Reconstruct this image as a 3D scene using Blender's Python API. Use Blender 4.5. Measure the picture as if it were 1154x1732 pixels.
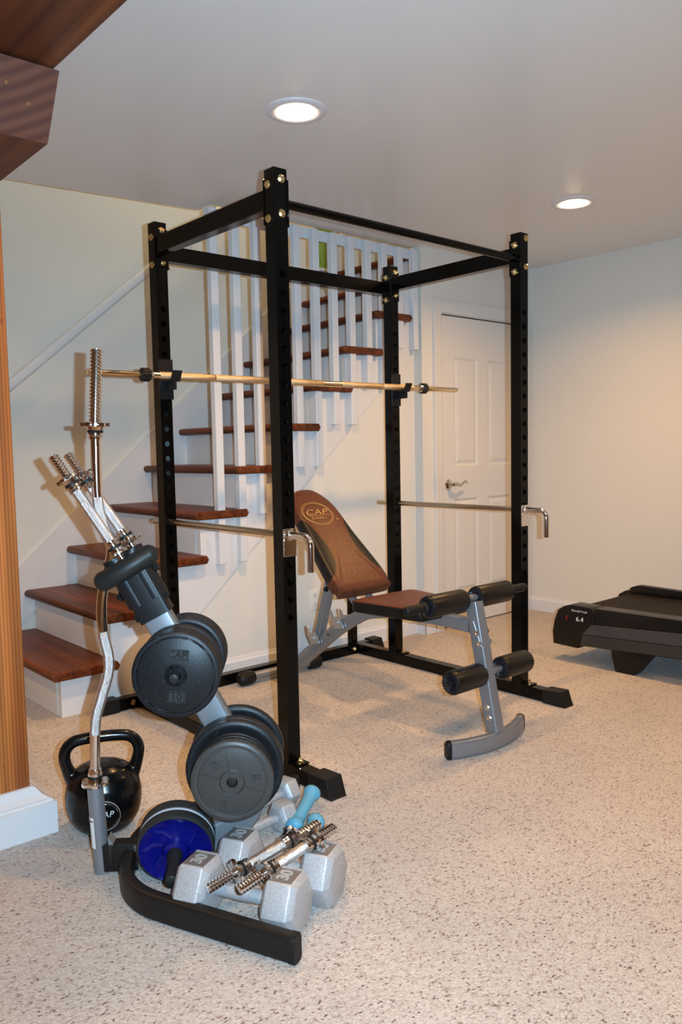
import bpy, bmesh, math, random
from math import sin, cos, pi, radians, sqrt, atan2
from mathutils import Vector as V, Matrix, Euler

random.seed(7)
S = bpy.context.scene
for o in list(bpy.data.objects):
    bpy.data.objects.remove(o)
C = S.collection

# ------------------------------------------------------------------ camera
CP = V((-1.7449467, -2.3054703, 1.1944898))
CF = V((0.65658800, 0.75015052, -0.07852636))
CR = V((0.75132523, -0.65964693, -0.01939933))
CU = V((0.06635209, 0.04626147, 0.99672327))
cam_d = bpy.data.cameras.new('camera')
cam = bpy.data.objects.new('camera', cam_d)
C.objects.link(cam)
m3 = Matrix((CR, CU, -CF)).transposed()
cam.matrix_world = Matrix.Translation(CP) @ m3.to_4x4()
cam_d.sensor_fit = 'VERTICAL'
cam_d.sensor_height = 36.0
cam_d.sensor_width = 24.0
cam_d.lens = 1366.673 / 1732 * 36.0
cam_d.clip_start = 0.02
S.camera = cam

# ------------------------------------------------------------------ exposure, world, lights
S.view_settings.view_transform = 'Standard'
S.view_settings.look = 'None'
S.view_settings.gamma = 1.0
S.view_settings.exposure = 0.0
S.view_settings.use_curve_mapping = False
W = bpy.data.worlds.new('world')
S.world = W
W.use_nodes = True
W.node_tree.nodes['Background'].inputs[0].default_value = (0.9, 0.85, 0.75, 1)
W.node_tree.nodes['Background'].inputs[1].default_value = 0.05

def light(name, kind, loc, energy, color, size=0.1, rot=(0, 0, 0), **kw):
    d = bpy.data.lights.new(name, kind)
    d.energy = energy
    d.color = color
    if kind == 'AREA':
        d.shape = kw.get('shape', 'DISK')
        d.size = size
        if d.shape == 'RECTANGLE':
            d.size_y = kw.get('size_y', size)
        if 'spread' in kw:
            d.spread = kw['spread']
    else:
        d.shadow_soft_size = size
    o = bpy.data.objects.new(name, d)
    C.objects.link(o)
    o.location = loc
    o.rotation_euler = rot
    return o

FLASH_E = 61.0
LAMP_E = 19.0
LAMP_C = (1.0, 0.54, 0.18)
fl = light('camera_flash', 'AREA', CP + CR * 0.085 + CU * 0.02, FLASH_E, (0.47, 0.74, 0.97), 0.016, shape='RECTANGLE', size_y=0.01, spread=radians(125))
fl.rotation_euler = m3.to_euler()
ZC = 2.4277
LAMPS = [(0.17, 0.087), (1.982, 0.091)]
HIDDEN_LAMPS = [(0.17, -1.75), (1.982, -1.75), (-1.64, -1.75), (-1.7, 1.1)]  # unseen ceiling lamps without fixtures; last one added to brighten the far stair wall
for i, (x, y) in enumerate(LAMPS + HIDDEN_LAMPS):
    light('lamp_light', 'AREA', (x, y, ZC - 0.03), LAMP_E * (1.0, 1.0, 0.6, 0.75, 0.9, 0.8)[i], LAMP_C, 0.12, spread=radians(150))
light('stair_fill_light', 'AREA', (1.2, 1.75, 4.5), 22.0, (1.0, 0.78, 0.46), 0.25)  # unseen light added upstairs to brighten the stairwell

# ------------------------------------------------------------------ helpers
OFF = {}

def finish(name, bm, mat, parent=None, loc=None, smooth=40, local=False, mods=None):
    bmesh.ops.recalc_face_normals(bm, faces=bm.faces)
    if not local:
        o_ = OFF.get(parent.name, V((0, 0, 0))) if parent else (V(loc) if loc is not None else V((0, 0, 0)))
        if o_.length > 0:
            bmesh.ops.translate(bm, vec=-o_, verts=bm.verts)
    me = bpy.data.meshes.new(name)
    bm.to_mesh(me)
    bm.free()
    if isinstance(mat, (list, tuple)):
        for q in mat:
            me.materials.append(q)
    else:
        me.materials.append(mat)
    if smooth:
        me.shade_smooth()
        me.set_sharp_from_angle(angle=radians(smooth))
    ob = bpy.data.objects.new(name, me)
    C.objects.link(ob)
    if parent:
        ob.parent = parent
        OFF[ob.name] = OFF.get(parent.name, V((0, 0, 0)))
    elif loc is not None and not local:
        ob.location = loc
        OFF[ob.name] = V(loc)
    if loc is not None and local and not parent:
        ob.location = loc
    return ob

def tag(o, label=None, cat=None, group=None, kind=None):
    if label: o['label'] = label
    if cat: o['category'] = cat
    if group: o['group'] = group
    if kind: o['kind'] = kind
    return o

def thing(name, label, cat, loc=(0, 0, 0), group=None):
    o = bpy.data.objects.new(name, None)
    o.empty_display_size = 0.05
    C.objects.link(o)
    o.location = loc
    OFF[o.name] = V(loc)
    tag(o, label, cat, group)
    return o

def struct(o):
    o['kind'] = 'structure'
    return o

def copy_tree(o, parent=None):
    c = o.copy()
    C.objects.link(c)
    c.parent = parent
    for ch in [x for x in o.children]:
        copy_tree(ch, c)
    return c

def NB():
    return bmesh.new()

def box(bm, lo, hi, bev=0.0, seg=2, M=None):
    lo = V(lo); hi = V(hi)
    t = bmesh.new()
    r = bmesh.ops.create_cube(t, size=1)
    bmesh.ops.scale(t, vec=(hi - lo), verts=t.verts)
    bmesh.ops.translate(t, vec=(lo + hi) / 2, verts=t.verts)
    if bev > 0:
        bmesh.ops.bevel(t, geom=list(t.edges), offset=bev, segments=seg, profile=0.5, affect='EDGES')
    if M is not None:
        bmesh.ops.transform(t, matrix=M, verts=t.verts)
    merge(bm, t)

def merge(bm, t, mi=None):
    mp = {}
    for v in t.verts:
        mp[v] = bm.verts.new(v.co)
    for f in t.faces:
        try:
            nf = bm.faces.new([mp[v] for v in f.verts])
            nf.material_index = f.material_index if mi is None else mi
        except ValueError:
            pass
    t.free()

def frame_for(d, up=None):
    d = d.normalized()
    a = up if up is not None else (V((0, 0, 1)) if abs(d.z) < 0.9 else V((0, 1, 0)))
    x = a.cross(d)
    if x.length < 1e-6:
        x = V((1, 0, 0)).cross(d)
    x.normalize()
    y = d.cross(x)
    return x, y

def rings(bm, rs, cap0=True, cap1=True):
    vv = [[bm.verts.new(p) for p in r] for r in rs]
    n = len(vv[0])
    for a, b in zip(vv, vv[1:]):
        for i in range(n):
            bm.faces.new((a[i], a[(i + 1) % n], b[(i + 1) % n], b[i]))
    if cap0: bm.faces.new(list(reversed(vv[0])))
    if cap1: bm.faces.new(vv[-1])

def lathe(bm, o, d, prof, seg=24, cap0=True, cap1=True):
    """prof: (distance along d, radius)"""
    o = V(o); d = V(d).normalized()
    x, y = frame_for(d)
    rings(bm, [[o + d * t + (x * cos(2 * pi * i / seg) + y * sin(2 * pi * i / seg)) * max(r, 1e-5) for i in range(seg)] for t, r in prof], cap0, cap1)

def cyl(bm, a, b, r, seg=20, bev=0.0):
    a = V(a); b = V(b); L = (b - a).length
    if bev:
        lathe(bm, a, b - a, [(0, r - bev), (bev * .3, r - bev * .3), (bev, r), (L - bev, r), (L - bev * .3, r - bev * .3), (L, r - bev)], seg)
    else:
        lathe(bm, a, b - a, [(0, r), (L, r)], seg)

def sweep(bm, pts, prof, up=V((0, 0, 1)), closed=False, caps=True, scales=None):
    """profile (side, up) swept along pts; 'up' hint kept fixed"""
    pts = [V(p) for p in pts]
    n = len(pts)
    rs = []
    for i, p in enumerate(pts):
        if closed:
            d = pts[(i + 1) % n] - pts[i - 1]
        else:
            d = (pts[min(i + 1, n - 1)] - pts[max(i - 1, 0)])
        d.normalize()
        side = d.cross(up).normalized()
        u2 = side.cross(d).normalized()
        k = 1.0
        if 0 < i < n - 1 or closed:
            d1 = (pts[i] - pts[i - 1]).normalized(); d2 = (pts[(i + 1) % n] - pts[i]).normalized()
            k = 1 / max(0.6, sqrt(max(0.01, (1 + d1.dot(d2)) / 2)))
        sc = scales[i] if scales else 1.0
        rs.append([p + side * (a * k * sc) + u2 * (b * sc) for a, b in prof])
    if closed:
        rs.append(rs[0])
    rings(bm, rs, caps and not closed, caps and not closed)

def tube(bm, pts, r, seg=14, caps=True, radii=None):
    pts = [V(p) for p in pts]
    n = len(pts)
    x = None
    rs = []
    for i, p in enumerate(pts):
        d = (pts[min(i + 1, n - 1)] - pts[max(i - 1, 0)]).normalized()
        if x is None:
            x, y = frame_for(d)
        else:
            x = (x - d * x.dot(d)).normalized()
            y = d.cross(x)
        rr = radii[i] if radii else r
        rs.append([p + (x * cos(2 * pi * k / seg) + y * sin(2 * pi * k / seg)) * rr for k in range(seg)])
    rings(bm, rs, caps, caps)

def smooth_path(pts, n=6, closed=False):
    """Catmull-Rom"""
    pts = [V(p) for p in pts]
    out = []
    N = len(pts)
    for i in range(N - 1 if not closed else N):
        p0 = pts[i - 1] if (i > 0 or closed) else pts[0] * 2 - pts[1]
        p1 = pts[i]
        p2 = pts[(i + 1) % N]
        p3 = pts[(i + 2) % N] if (i + 2 < N or closed) else p2 * 2 - p1
        for k in range(n):
            t = k / n
            out.append(0.5 * ((2 * p1) + (p2 - p0) * t + (2 * p0 - 5 * p1 + 4 * p2 - p3) * t * t + (3 * p1 - p0 - 3 * p2 + p3) * t ** 3))
    if not closed:
        out.append(pts[-1])
    return out

def rrect(w, h, r, k=4):
    pts = []
    for cx, cy, a0 in ((w / 2 - r, h / 2 - r, 0), (-w / 2 + r, h / 2 - r, 90), (-w / 2 + r, -h / 2 + r, 180), (w / 2 - r, -h / 2 + r, 270)):
        for i in range(k + 1):
            a = radians(a0 + 90 * i / k)
            pts.append((cx + r * cos(a), cy + r * sin(a)))
    return pts

def prism(bm, poly, o, ax, ay, an, d, bev=0.0):
    """polygon in (ax, ay) plane at o, extruded by d along an"""
    o = V(o); ax = V(ax); ay = V(ay); an = V(an)
    t = bmesh.new()
    A = [t.verts.new(o + ax * p[0] + ay * p[1]) for p in poly]
    B = [t.verts.new(o + ax * p[0] + ay * p[1] + an * d) for p in poly]
    n = len(poly)
    t.faces.new(A); t.faces.new(list(reversed(B)))
    for i in range(n):
        t.faces.new((A[i], B[i], B[(i + 1) % n], A[(i + 1) % n]))
    bmesh.ops.recalc_face_normals(t, faces=t.faces)
    if bev > 0:
        bmesh.ops.bevel(t, geom=list(t.edges), offset=bev, segments=2, profile=0.5, affect='EDGES')
    merge(bm, t)

X_, Y_, Z_ = V((1, 0, 0)), V((0, 1, 0)), V((0, 0, 1))

def hexbolt(bm, p, n, r=0.011, h=0.008, stud=0.0, washer=True):
    p = V(p); n = V(n).normalized()
    if washer:
        lathe(bm, p, n, [(0, r * 1.35), (0.0015, r * 1.35)], 18)
    x, y = frame_for(n)
    o = p + n * 0.0015
    rings(bm, [[o + n * t + (x * cos(pi / 3 * i) + y * sin(pi / 3 * i)) * q for i in range(6)] for t, q in ((0, r), (h * .8, r), (h, r * .85))])
    if stud:
        lathe(bm, p + n * h, n, [(0, r * .5), (stud, r * .5)], 10)

def text_bm(body, size, o, ax, ay, extrude=0.001, bold=0.0, spacing=1.0, shear=0.0, xs=1.0):
    """text mesh centred on o, reading along ax, up along ay"""
    cu = bpy.data.curves.new('lettering', 'FONT')
    cu.body = body
    cu.size = size
    cu.align_x = 'CENTER'; cu.align_y = 'CENTER'
    cu.extrude = extrude
    cu.offset = bold
    cu.space_character = spacing
    cu.shear = shear
    ob = bpy.data.objects.new('lettering', cu)
    C.objects.link(ob)
    dg = bpy.context.evaluated_depsgraph_get()
    me = bpy.data.meshes.new_from_object(ob.evaluated_get(dg))
    bpy.data.objects.remove(ob)
    bpy.data.curves.remove(cu)
    t = bmesh.new()
    t.from_mesh(me)
    bpy.data.meshes.remove(me)
    ax = V(ax).normalized(); ay = V(ay).normalized(); az = ax.cross(ay)
    M = Matrix((ax * xs, ay, az)).transposed().to_4x4()
    M.translation = V(o)
    bmesh.ops.transform(t, matrix=M, verts=t.verts)
    return t

# ------------------------------------------------------------------ materials
def mat(name, col, rough=0.5, metal=0.0, spec=0.5, coat=0.0, coat_r=0.1, bump=None, var=None, emit=None):
    """bump: (scale, strength, dist, kind); var: (scale, colour2, lo, hi)"""
    m = bpy.data.materials.new(name)
    m.use_nodes = True
    nt = m.node_tree
    b = nt.nodes['Principled BSDF']
    b.inputs['Base Color'].default_value = (*col, 1)
    b.inputs['Roughness'].default_value = rough
    b.inputs['Metallic'].default_value = metal
    b.inputs['Specular IOR Level'].default_value = spec
    b.inputs['Coat Weight'].default_value = coat
    b.inputs['Coat Roughness'].default_value = coat_r
    tc = nt.nodes.new('ShaderNodeTexCoord')
    if var:
        n = nt.nodes.new('ShaderNodeTexNoise')
        n.inputs['Scale'].default_value = var[0]
        n.inputs['Detail'].default_value = 5
        r = nt.nodes.new('ShaderNodeMapRange')
        r.inputs[1].default_value = var[2]; r.inputs[2].default_value = var[3]
        mx = nt.nodes.new('ShaderNodeMix'); mx.data_type = 'RGBA'
        mx.inputs[6].default_value = (*col, 1); mx.inputs[7].default_value = (*var[1], 1)
        nt.links.new(tc.outputs['Object'], n.inputs['Vector'])
        nt.links.new(n.outputs['Fac'], r.inputs[0])
        nt.links.new(r.outputs[0], mx.inputs[0])
        nt.links.new(mx.outputs[2], b.inputs['Base Color'])
    if bump:
        sc, st, di, kind = bump
        if kind == 'noise':
            t = nt.nodes.new('ShaderNodeTexNoise'); t.inputs['Scale'].default_value = sc; t.inputs['Detail'].default_value = 4
            out = t.outputs['Fac']
        else:
            t = nt.nodes.new('ShaderNodeTexVoronoi'); t.inputs['Scale'].default_value = sc
            out = t.outputs['Distance']
        nt.links.new(tc.outputs['Object'], t.inputs['Vector'])
        bp = nt.nodes.new('ShaderNodeBump')
        bp.inputs['Strength'].default_value = st
        bp.inputs['Distance'].default_value = di
        nt.links.new(out, bp.inputs['Height'])
        nt.links.new(bp.outputs[0], b.inputs['Normal'])
    if emit:
        b.inputs['Emission Color'].default_value = (*emit[0], 1)
        b.inputs['Emission Strength'].default_value = emit[1]
    return m

def wood(name, c1, c2, c3, axis='Y', scale=14.0, rough=0.35, ring=3.0, stripes=0.0, knots=True, coat=0.0):
    """grain runs along axis"""
    m = bpy.data.materials.new(name)
    m.use_nodes = True
    nt = m.node_tree
    b = nt.nodes['Principled BSDF']
    b.inputs['Roughness'].default_value = rough
    b.inputs['Coat Weight'].default_value = coat
    b.inputs['Coat Roughness'].default_value = 0.2
    tc = nt.nodes.new('ShaderNodeTexCoord')
    mp = nt.nodes.new('ShaderNodeMapping')
    s = [scale, scale, scale]
    s['XYZ'.index(axis)] = scale * 0.06
    mp.inputs['Scale'].default_value = s
    nt.links.new(tc.outputs['Object'], mp.inputs['Vector'])
    n1 = nt.nodes.new('ShaderNodeTexNoise'); n1.inputs['Scale'].default_value = 1.0; n1.inputs['Detail'].default_value = 6; n1.inputs['Distortion'].default_value = 0.6
    nt.links.new(mp.outputs[0], n1.inputs['Vector'])
    mp2 = nt.nodes.new('ShaderNodeMapping')
    s2 = [scale * ring] * 3
    s2['XYZ'.index(axis)] = scale * 0.05
    mp2.inputs['Scale'].default_value = s2
    nt.links.new(tc.outputs['Object'], mp2.inputs['Vector'])
    n2 = nt.nodes.new('ShaderNodeTexNoise'); n2.inputs['Scale'].default_value = 1.0; n2.inputs['Detail'].default_value = 3; n2.inputs['Distortion'].default_value = 0.3
    nt.links.new(mp2.outputs[0], n2.inputs['Vector'])
    cr = nt.nodes.new('ShaderNodeValToRGB')
    e = cr.color_ramp.elements
    e[0].position = 0.32; e[0].color = (*c3, 1)
    e[1].position = 0.68; e[1].color = (*c1, 1)
    mid = e.new(0.5); mid.color = (*c2, 1)
    nt.links.new(n1.outputs['Fac'], cr.inputs[0])
    mr = nt.nodes.new('ShaderNodeMapRange'); mr.inputs[1].default_value = 0.4; mr.inputs[2].default_value = 0.62
    mr.inputs[3].default_value = 0.62; mr.inputs[4].default_value = 1.08
    nt.links.new(n2.outputs['Fac'], mr.inputs[0])
    mul = nt.nodes.new('ShaderNodeMix'); mul.data_type = 'RGBA'; mul.blend_type = 'MULTIPLY'; mul.inputs[0].default_value = 1
    nt.links.new(cr.outputs[0], mul.inputs[6])
    cmb = nt.nodes.new('ShaderNodeCombineColor')
    for i in range(3):
        nt.links.new(mr.outputs[0], cmb.inputs[i])
    nt.links.new(cmb.outputs[0], mul.inputs[7])
    last = mul.outputs[2]
    if stripes:
        wv = nt.nodes.new('ShaderNodeTexWave')
        wv.wave_type = 'BANDS'; wv.bands_direction = 'X'
        wv.inputs['Scale'].default_value = stripes
        wv.inputs['Distortion'].default_value = 1.2
        wv.inputs['Detail'].default_value = 2
        wv.inputs['Detail Scale'].default_value = 0.3
        mp3 = nt.nodes.new('ShaderNodeMapping'); mp3.inputs['Scale'].default_value = (1, 1, 0.04) if axis == 'Z' else (1, 0.04, 1)
        nt.links.new(tc.outputs['Object'], mp3.inputs['Vector'])
        nt.links.new(mp3.outputs[0], wv.inputs['Vector'])
        m2 = nt.nodes.new('ShaderNodeMix'); m2.data_type = 'RGBA'; m2.blend_type = 'MULTIPLY'
        r3 = nt.nodes.new('ShaderNodeMapRange'); r3.inputs[3].default_value = 0.62; r3.inputs[4].default_value = 1.0
        nt.links.new(wv.outputs['Fac'], r3.inputs[0])
        c3_ = nt.nodes.new('ShaderNodeCombineColor')
        for i in range(3):
            nt.links.new(r3.outputs[0], c3_.inputs[i])
        m2.inputs[0].default_value = 1
        nt.links.new(last, m2.inputs[6]); nt.links.new(c3_.outputs[0], m2.inputs[7])
        last = m2.outputs[2]
    if knots:
        vo = nt.nodes.new('ShaderNodeTexVoronoi')
        mp4 = nt.nodes.new('ShaderNodeMapping')
        s4 = [3.5, 3.5, 3.5]; s4['XYZ'.index(axis)] = 1.7
        mp4.inputs['Scale'].default_value = s4
        nt.links.new(tc.outputs['Object'], mp4.inputs['Vector'])
        nt.links.new(mp4.outputs[0], vo.inputs['Vector'])
        r4 = nt.nodes.new('ShaderNodeMapRange'); r4.inputs[1].default_value = 0.02; r4.inputs[2].default_value = 0.10
        nt.links.new(vo.outputs['Distance'], r4.inputs[0])
        m4 = nt.nodes.new('ShaderNodeMix'); m4.data_type = 'RGBA'
        m4.inputs[6].default_value = (c3[0] * .45, c3[1] * .4, c3[2] * .4, 1)
        nt.links.new(r4.outputs[0], m4.inputs[0]); nt.links.new(last, m4.inputs[7])
        last = m4.outputs[2]
    nt.links.new(last, b.inputs['Base Color'])
    return m

def carpet_mat():
    m = bpy.data.materials.new('berber_carpet')
    m.use_nodes = True
    nt = m.node_tree
    L = nt.links
    b = nt.nodes['Principled BSDF']
    b.inputs['Roughness'].default_value = 0.95
    b.inputs['Specular IOR Level'].default_value = 0.1
    b.inputs['Sheen Weight'].default_value = 0.15
    tc = nt.nodes.new('ShaderNodeTexCoord')
    mp = nt.nodes.new('ShaderNodeMapping')
    mp.inputs['Rotation'].default_value = (0, 0, 0.1)
    mp.inputs['Rotation'].default_value = (0, 0, 0.72)
    mp.inputs['Scale'].default_value = (0.6, 1.0, 1.0)
    L.new(tc.outputs['Object'], mp.inputs['Vector'])
    wn = nt.nodes.new('ShaderNodeTexNoise'); wn.inputs['Scale'].default_value = 60
    add = nt.nodes.new('ShaderNodeMix'); add.data_type = 'RGBA'; add.blend_type = 'ADD'; add.inputs[0].default_value = 0.004
    L.new(mp.outputs[0], wn.inputs['Vector'])
    L.new(mp.outputs[0], add.inputs[6]); L.new(wn.outputs['Color'], add.inputs[7])
    vo = nt.nodes.new('ShaderNodeTexVoronoi'); vo.inputs['Scale'].default_value = 250
    L.new(add.outputs[2], vo.inputs['Vector'])
    sep = nt.nodes.new('ShaderNodeSeparateColor')
    L.new(vo.outputs['Color'], sep.inputs[0])
    cr = nt.nodes.new('ShaderNodeValToRGB')
    cr.color_ramp.interpolation = 'CONSTANT'
    e = cr.color_ramp.elements
    e[0].position = 0; e[0].color = (0.15, 0.10, 0.09, 1)
    e[1].position = 0.018; e[1].color = (0.27, 0.18, 0.155, 1)
    for p, c in ((0.05, (0.36, 0.29, 0.26)), (0.12, (0.43, 0.375, 0.335)), (0.42, (0.485, 0.435, 0.39)), (0.75, (0.53, 0.48, 0.435))):
        q = e.new(p); q.color = (*c, 1)
    L.new(sep.outputs[0], cr.inputs[0])
    big = nt.nodes.new('ShaderNodeTexNoise'); big.inputs['Scale'].default_value = 2.2; big.inputs['Detail'].default_value = 3
    L.new(tc.outputs['Object'], big.inputs['Vector'])
    fine = nt.nodes.new('ShaderNodeTexNoise'); fine.inputs['Scale'].default_value = 330; fine.inputs['Detail'].default_value = 2
    L.new(mp.outputs[0], fine.inputs['Vector'])
    fr = nt.nodes.new('ShaderNodeMapRange'); fr.inputs[1].default_value = 0.3; fr.inputs[2].default_value = 0.7; fr.inputs[3].default_value = 0.80; fr.inputs[4].default_value = 1.16
    L.new(fine.outputs['Fac'], fr.inputs[0])
    r0 = nt.nodes.new('ShaderNodeMapRange'); r0.inputs[1].default_value = 0.3; r0.inputs[2].default_value = 0.7; r0.inputs[3].default_value = 0.93; r0.inputs[4].default_value = 1.04
    L.new(big.outputs['Fac'], r0.inputs[0])
    r = nt.nodes.new('ShaderNodeMath'); r.operation = 'MULTIPLY'
    L.new(r0.outputs[0], r.inputs[0]); L.new(fr.outputs[0], r.inputs[1])
    cc = nt.nodes.new('ShaderNodeCombineColor')
    for i in range(3): L.new(r.outputs[0], cc.inputs[i])
    mu = nt.nodes.new('ShaderNodeMix'); mu.data_type = 'RGBA'; mu.blend_type = 'MULTIPLY'; mu.inputs[0].default_value = 1
    L.new(cr.outputs[0], mu.inputs[6]); L.new(cc.outputs[0], mu.inputs[7])
    L.new(mu.outputs[2], b.inputs['Base Color'])
    bp = nt.nodes.new('ShaderNodeBump'); bp.inputs['Strength'].default_value = 0.55; bp.inputs['Distance'].default_value = 0.003; bp.invert = True
    L.new(vo.outputs['Distance'], bp.inputs['Height'])
    L.new(bp.outputs[0], b.inputs['Normal'])
    return m

M = {}
M['wall'] = mat('wall_paint', (0.76, 0.725, 0.655), 0.75, spec=0.25, bump=(90, 0.12, 0.002, 'noise'), var=(1.4, (0.73, 0.695, 0.625), 0.35, 0.7))
M['wall2'] = mat('warm_wall_paint', (0.73, 0.695, 0.635), 0.75, spec=0.25, bump=(90, 0.12, 0.002, 'noise'))
M['ceil'] = mat('ceiling_paint', (0.77, 0.75, 0.73), 0.30, spec=0.45, bump=(140, 0.22, 0.002, 'noise'))
M['trim'] = mat('white_trim_paint', (0.70, 0.69, 0.70), 0.35, spec=0.4)
M['trimw'] = mat('white_stair_paint', (0.73, 0.70, 0.69), 0.4, spec=0.4, var=(3, (0.70, 0.67, 0.655), .4, .7))
M['door'] = mat('white_door_paint', (0.70, 0.67, 0.64), 0.4, spec=0.4)
M['carpet'] = carpet_mat()
M['tread'] = wood('stained_pine_tread', (0.19, 0.050, 0.016), (0.14, 0.034, 0.010), (0.085, 0.019, 0.006), 'Y', 16, 0.42)
M['tread'].node_tree.nodes['Principled BSDF'].inputs['Specular IOR Level'].default_value = 0.22
M['post'] = wood('orange_fir_post', (0.66, 0.215, 0.048), (0.56, 0.165, 0.036), (0.42, 0.10, 0.022), 'Z', 10, 0.5, stripes=30)
M['beam'] = wood('dark_fir_beam', (0.17, 0.048, 0.013), (0.12, 0.030, 0.009), (0.06, 0.014, 0.005), 'Y', 9, 0.5, ring=4)
M['endgrain'] = mat('beam_end_grain', (0.22, 0.075, 0.03), 0.6)
M['blackg'] = mat('gloss_black_steel', (0.0028, 0.0024, 0.002), 0.15, spec=0.16, coat=0.0, bump=(220, 0.04, 0.001, 'noise'))
M['blackp'] = mat('black_plastic', (0.009, 0.009, 0.010), 0.4, spec=0.25)
M['rubber'] = mat('black_rubber', (0.010, 0.0095, 0.009), 0.5, spec=0.2)
M['basebk'] = mat('dark_textured_steel', (0.011, 0.009, 0.008), 0.45, spec=0.22, bump=(400, 0.1, 0.001, 'noise'))
M['iron'] = mat('black_iron_plate', (0.0075, 0.0085, 0.010), 0.42, spec=0.28, bump=(260, 0.35, 0.001, 'noise'), var=(160, (0.035, 0.038, 0.043), 0.62, 0.75))
M['grey_plate'] = mat('grey_enamel_plate', (0.038, 0.036, 0.034), 0.4, spec=0.35, bump=(380, 0.3, 0.0008, 'noise'), var=(420, (0.10, 0.095, 0.09), 0.6, 0.72))
M['line_and_shade'] = mat('line_and_shade_black', (0.012, 0.012, 0.012), 0.5)  # dark lines, and painted shade behind raised plate lettering
M['silver'] = mat('silver_paint', (0.24, 0.25, 0.27), 0.36, metal=0.5, spec=0.5)
M['hammer'] = mat('hammertone_grey', (0.46, 0.45, 0.45), 0.42, metal=0.25, bump=(150, 0.5, 0.0015, 'noise'), var=(170, (0.38, 0.37, 0.375), .4, .65))
M['label_grey'] = mat('recessed_label_grey', (0.16, 0.14, 0.13), 0.5, metal=0.2)
M['chrome'] = mat('chrome', (0.80, 0.76, 0.73), 0.10, metal=1.0)
M['knurl'] = mat('knurled_chrome', (0.72, 0.69, 0.67), 0.30, metal=1.0, bump=(700, 0.9, 0.0012, 'voronoi'))
M['gold'] = mat('yellow_zinc_bar', (0.78, 0.60, 0.36), 0.20, metal=1.0)
M['goldk'] = mat('yellow_zinc_knurl', (0.74, 0.57, 0.35), 0.36, metal=1.0, bump=(700, 0.8, 0.0012, 'voronoi'))
M['bolt'] = mat('yellow_zinc_bolt', (0.80, 0.62, 0.34), 0.22, metal=1.0)
M['zinc'] = mat('bright_zinc', (0.55, 0.57, 0.60), 0.35, metal=0.8)
M['rod'] = mat('dull_steel_rod', (0.50, 0.44, 0.36), 0.25, metal=1.0)
M['vinyl'] = mat('brown_vinyl', (0.085, 0.026, 0.013), 0.42, spec=0.25, bump=(330, 0.25, 0.001, 'noise'), var=(60, (0.115, 0.038, 0.019), .4, .65))
M['vinylk'] = mat('black_vinyl', (0.007, 0.0065, 0.006), 0.38, spec=0.25, bump=(260, 0.15, 0.001, 'noise'))
M['foam'] = mat('black_roller_cover', (0.009, 0.007, 0.0055), 0.36, spec=0.3, bump=(90, 0.15, 0.001, 'noise'))
M['pleat'] = mat('roller_pleat', (0.006, 0.007, 0.011), 0.3, spec=0.4)
M['thread_gold'] = mat('gold_embroidery', (0.50, 0.27, 0.08), 0.6)
M['blue'] = mat('deep_blue_plastic', (0.002, 0.004, 0.12), 0.25, spec=0.5)
M['greygrip'] = mat('dark_grey_grip', (0.014, 0.014, 0.013), 0.45, spec=0.25)
M['tyre'] = mat('grey_black_tyre', (0.024, 0.023, 0.022), 0.5, spec=0.3)
M['palegrey'] = mat('pale_grey_band', (0.42, 0.43, 0.46), 0.5)
M['skyblue'] = mat('light_blue_vinyl', (0.10, 0.33, 0.47), 0.45, spec=0.4)
M['kb'] = mat('black_kettlebell_shell', (0.0035, 0.0035, 0.004), 0.2, spec=0.35)
M['tmblack'] = mat('treadmill_black', (0.007, 0.0055, 0.0055), 0.35, spec=0.3)
M['tmgrey'] = mat('treadmill_grey', (0.06, 0.052, 0.052), 0.5, spec=0.3, bump=(300, 0.1, 0.001, 'noise'))
M['tmgrey2'] = mat('treadmill_lower_grey', (0.042, 0.035, 0.03), 0.5, spec=0.3)
M['belt'] = mat('treadmill_belt', (0.012, 0.008, 0.006), 0.75, spec=0.2, bump=(240, 0.3, 0.001, 'noise'))
M['white'] = mat('white_lettering', (0.62, 0.62, 0.62), 0.5)
M['red'] = mat('red_lettering', (0.30, 0.015, 0.02), 0.5)
M['label'] = mat('white_sticker', (0.72, 0.70, 0.70), 0.5)
M['outlet'] = mat('white_outlet_plastic', (0.78, 0.75, 0.70), 0.3)
M['dark'] = mat('dark_gap', (0.015, 0.012, 0.01), 0.7)
M['nickel'] = mat('nickel', (0.66, 0.62, 0.56), 0.16, metal=1.0)
M['panel'] = wood('dark_wall_panelling', (0.32, 0.20, 0.12), (0.26, 0.15, 0.085), (0.18, 0.10, 0.05), 'Z', 8, 0.6)
M['olive'] = mat('stair_wall_olive', (0.52, 0.50, 0.34), 0.75)
M['green'] = mat('green_wall_paint', (0.20, 0.34, 0.05), 0.6, var=(6, (0.26, 0.40, 0.08), .4, .6))
M['bulb'] = mat('lamp_glass', (1, 0.9, 0.7), 0.3, emit=((1.0, 0.80, 0.50), 40.0))
M['flange'] = mat('lamp_trim_white', (0.70, 0.68, 0.72), 0.4)

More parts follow.
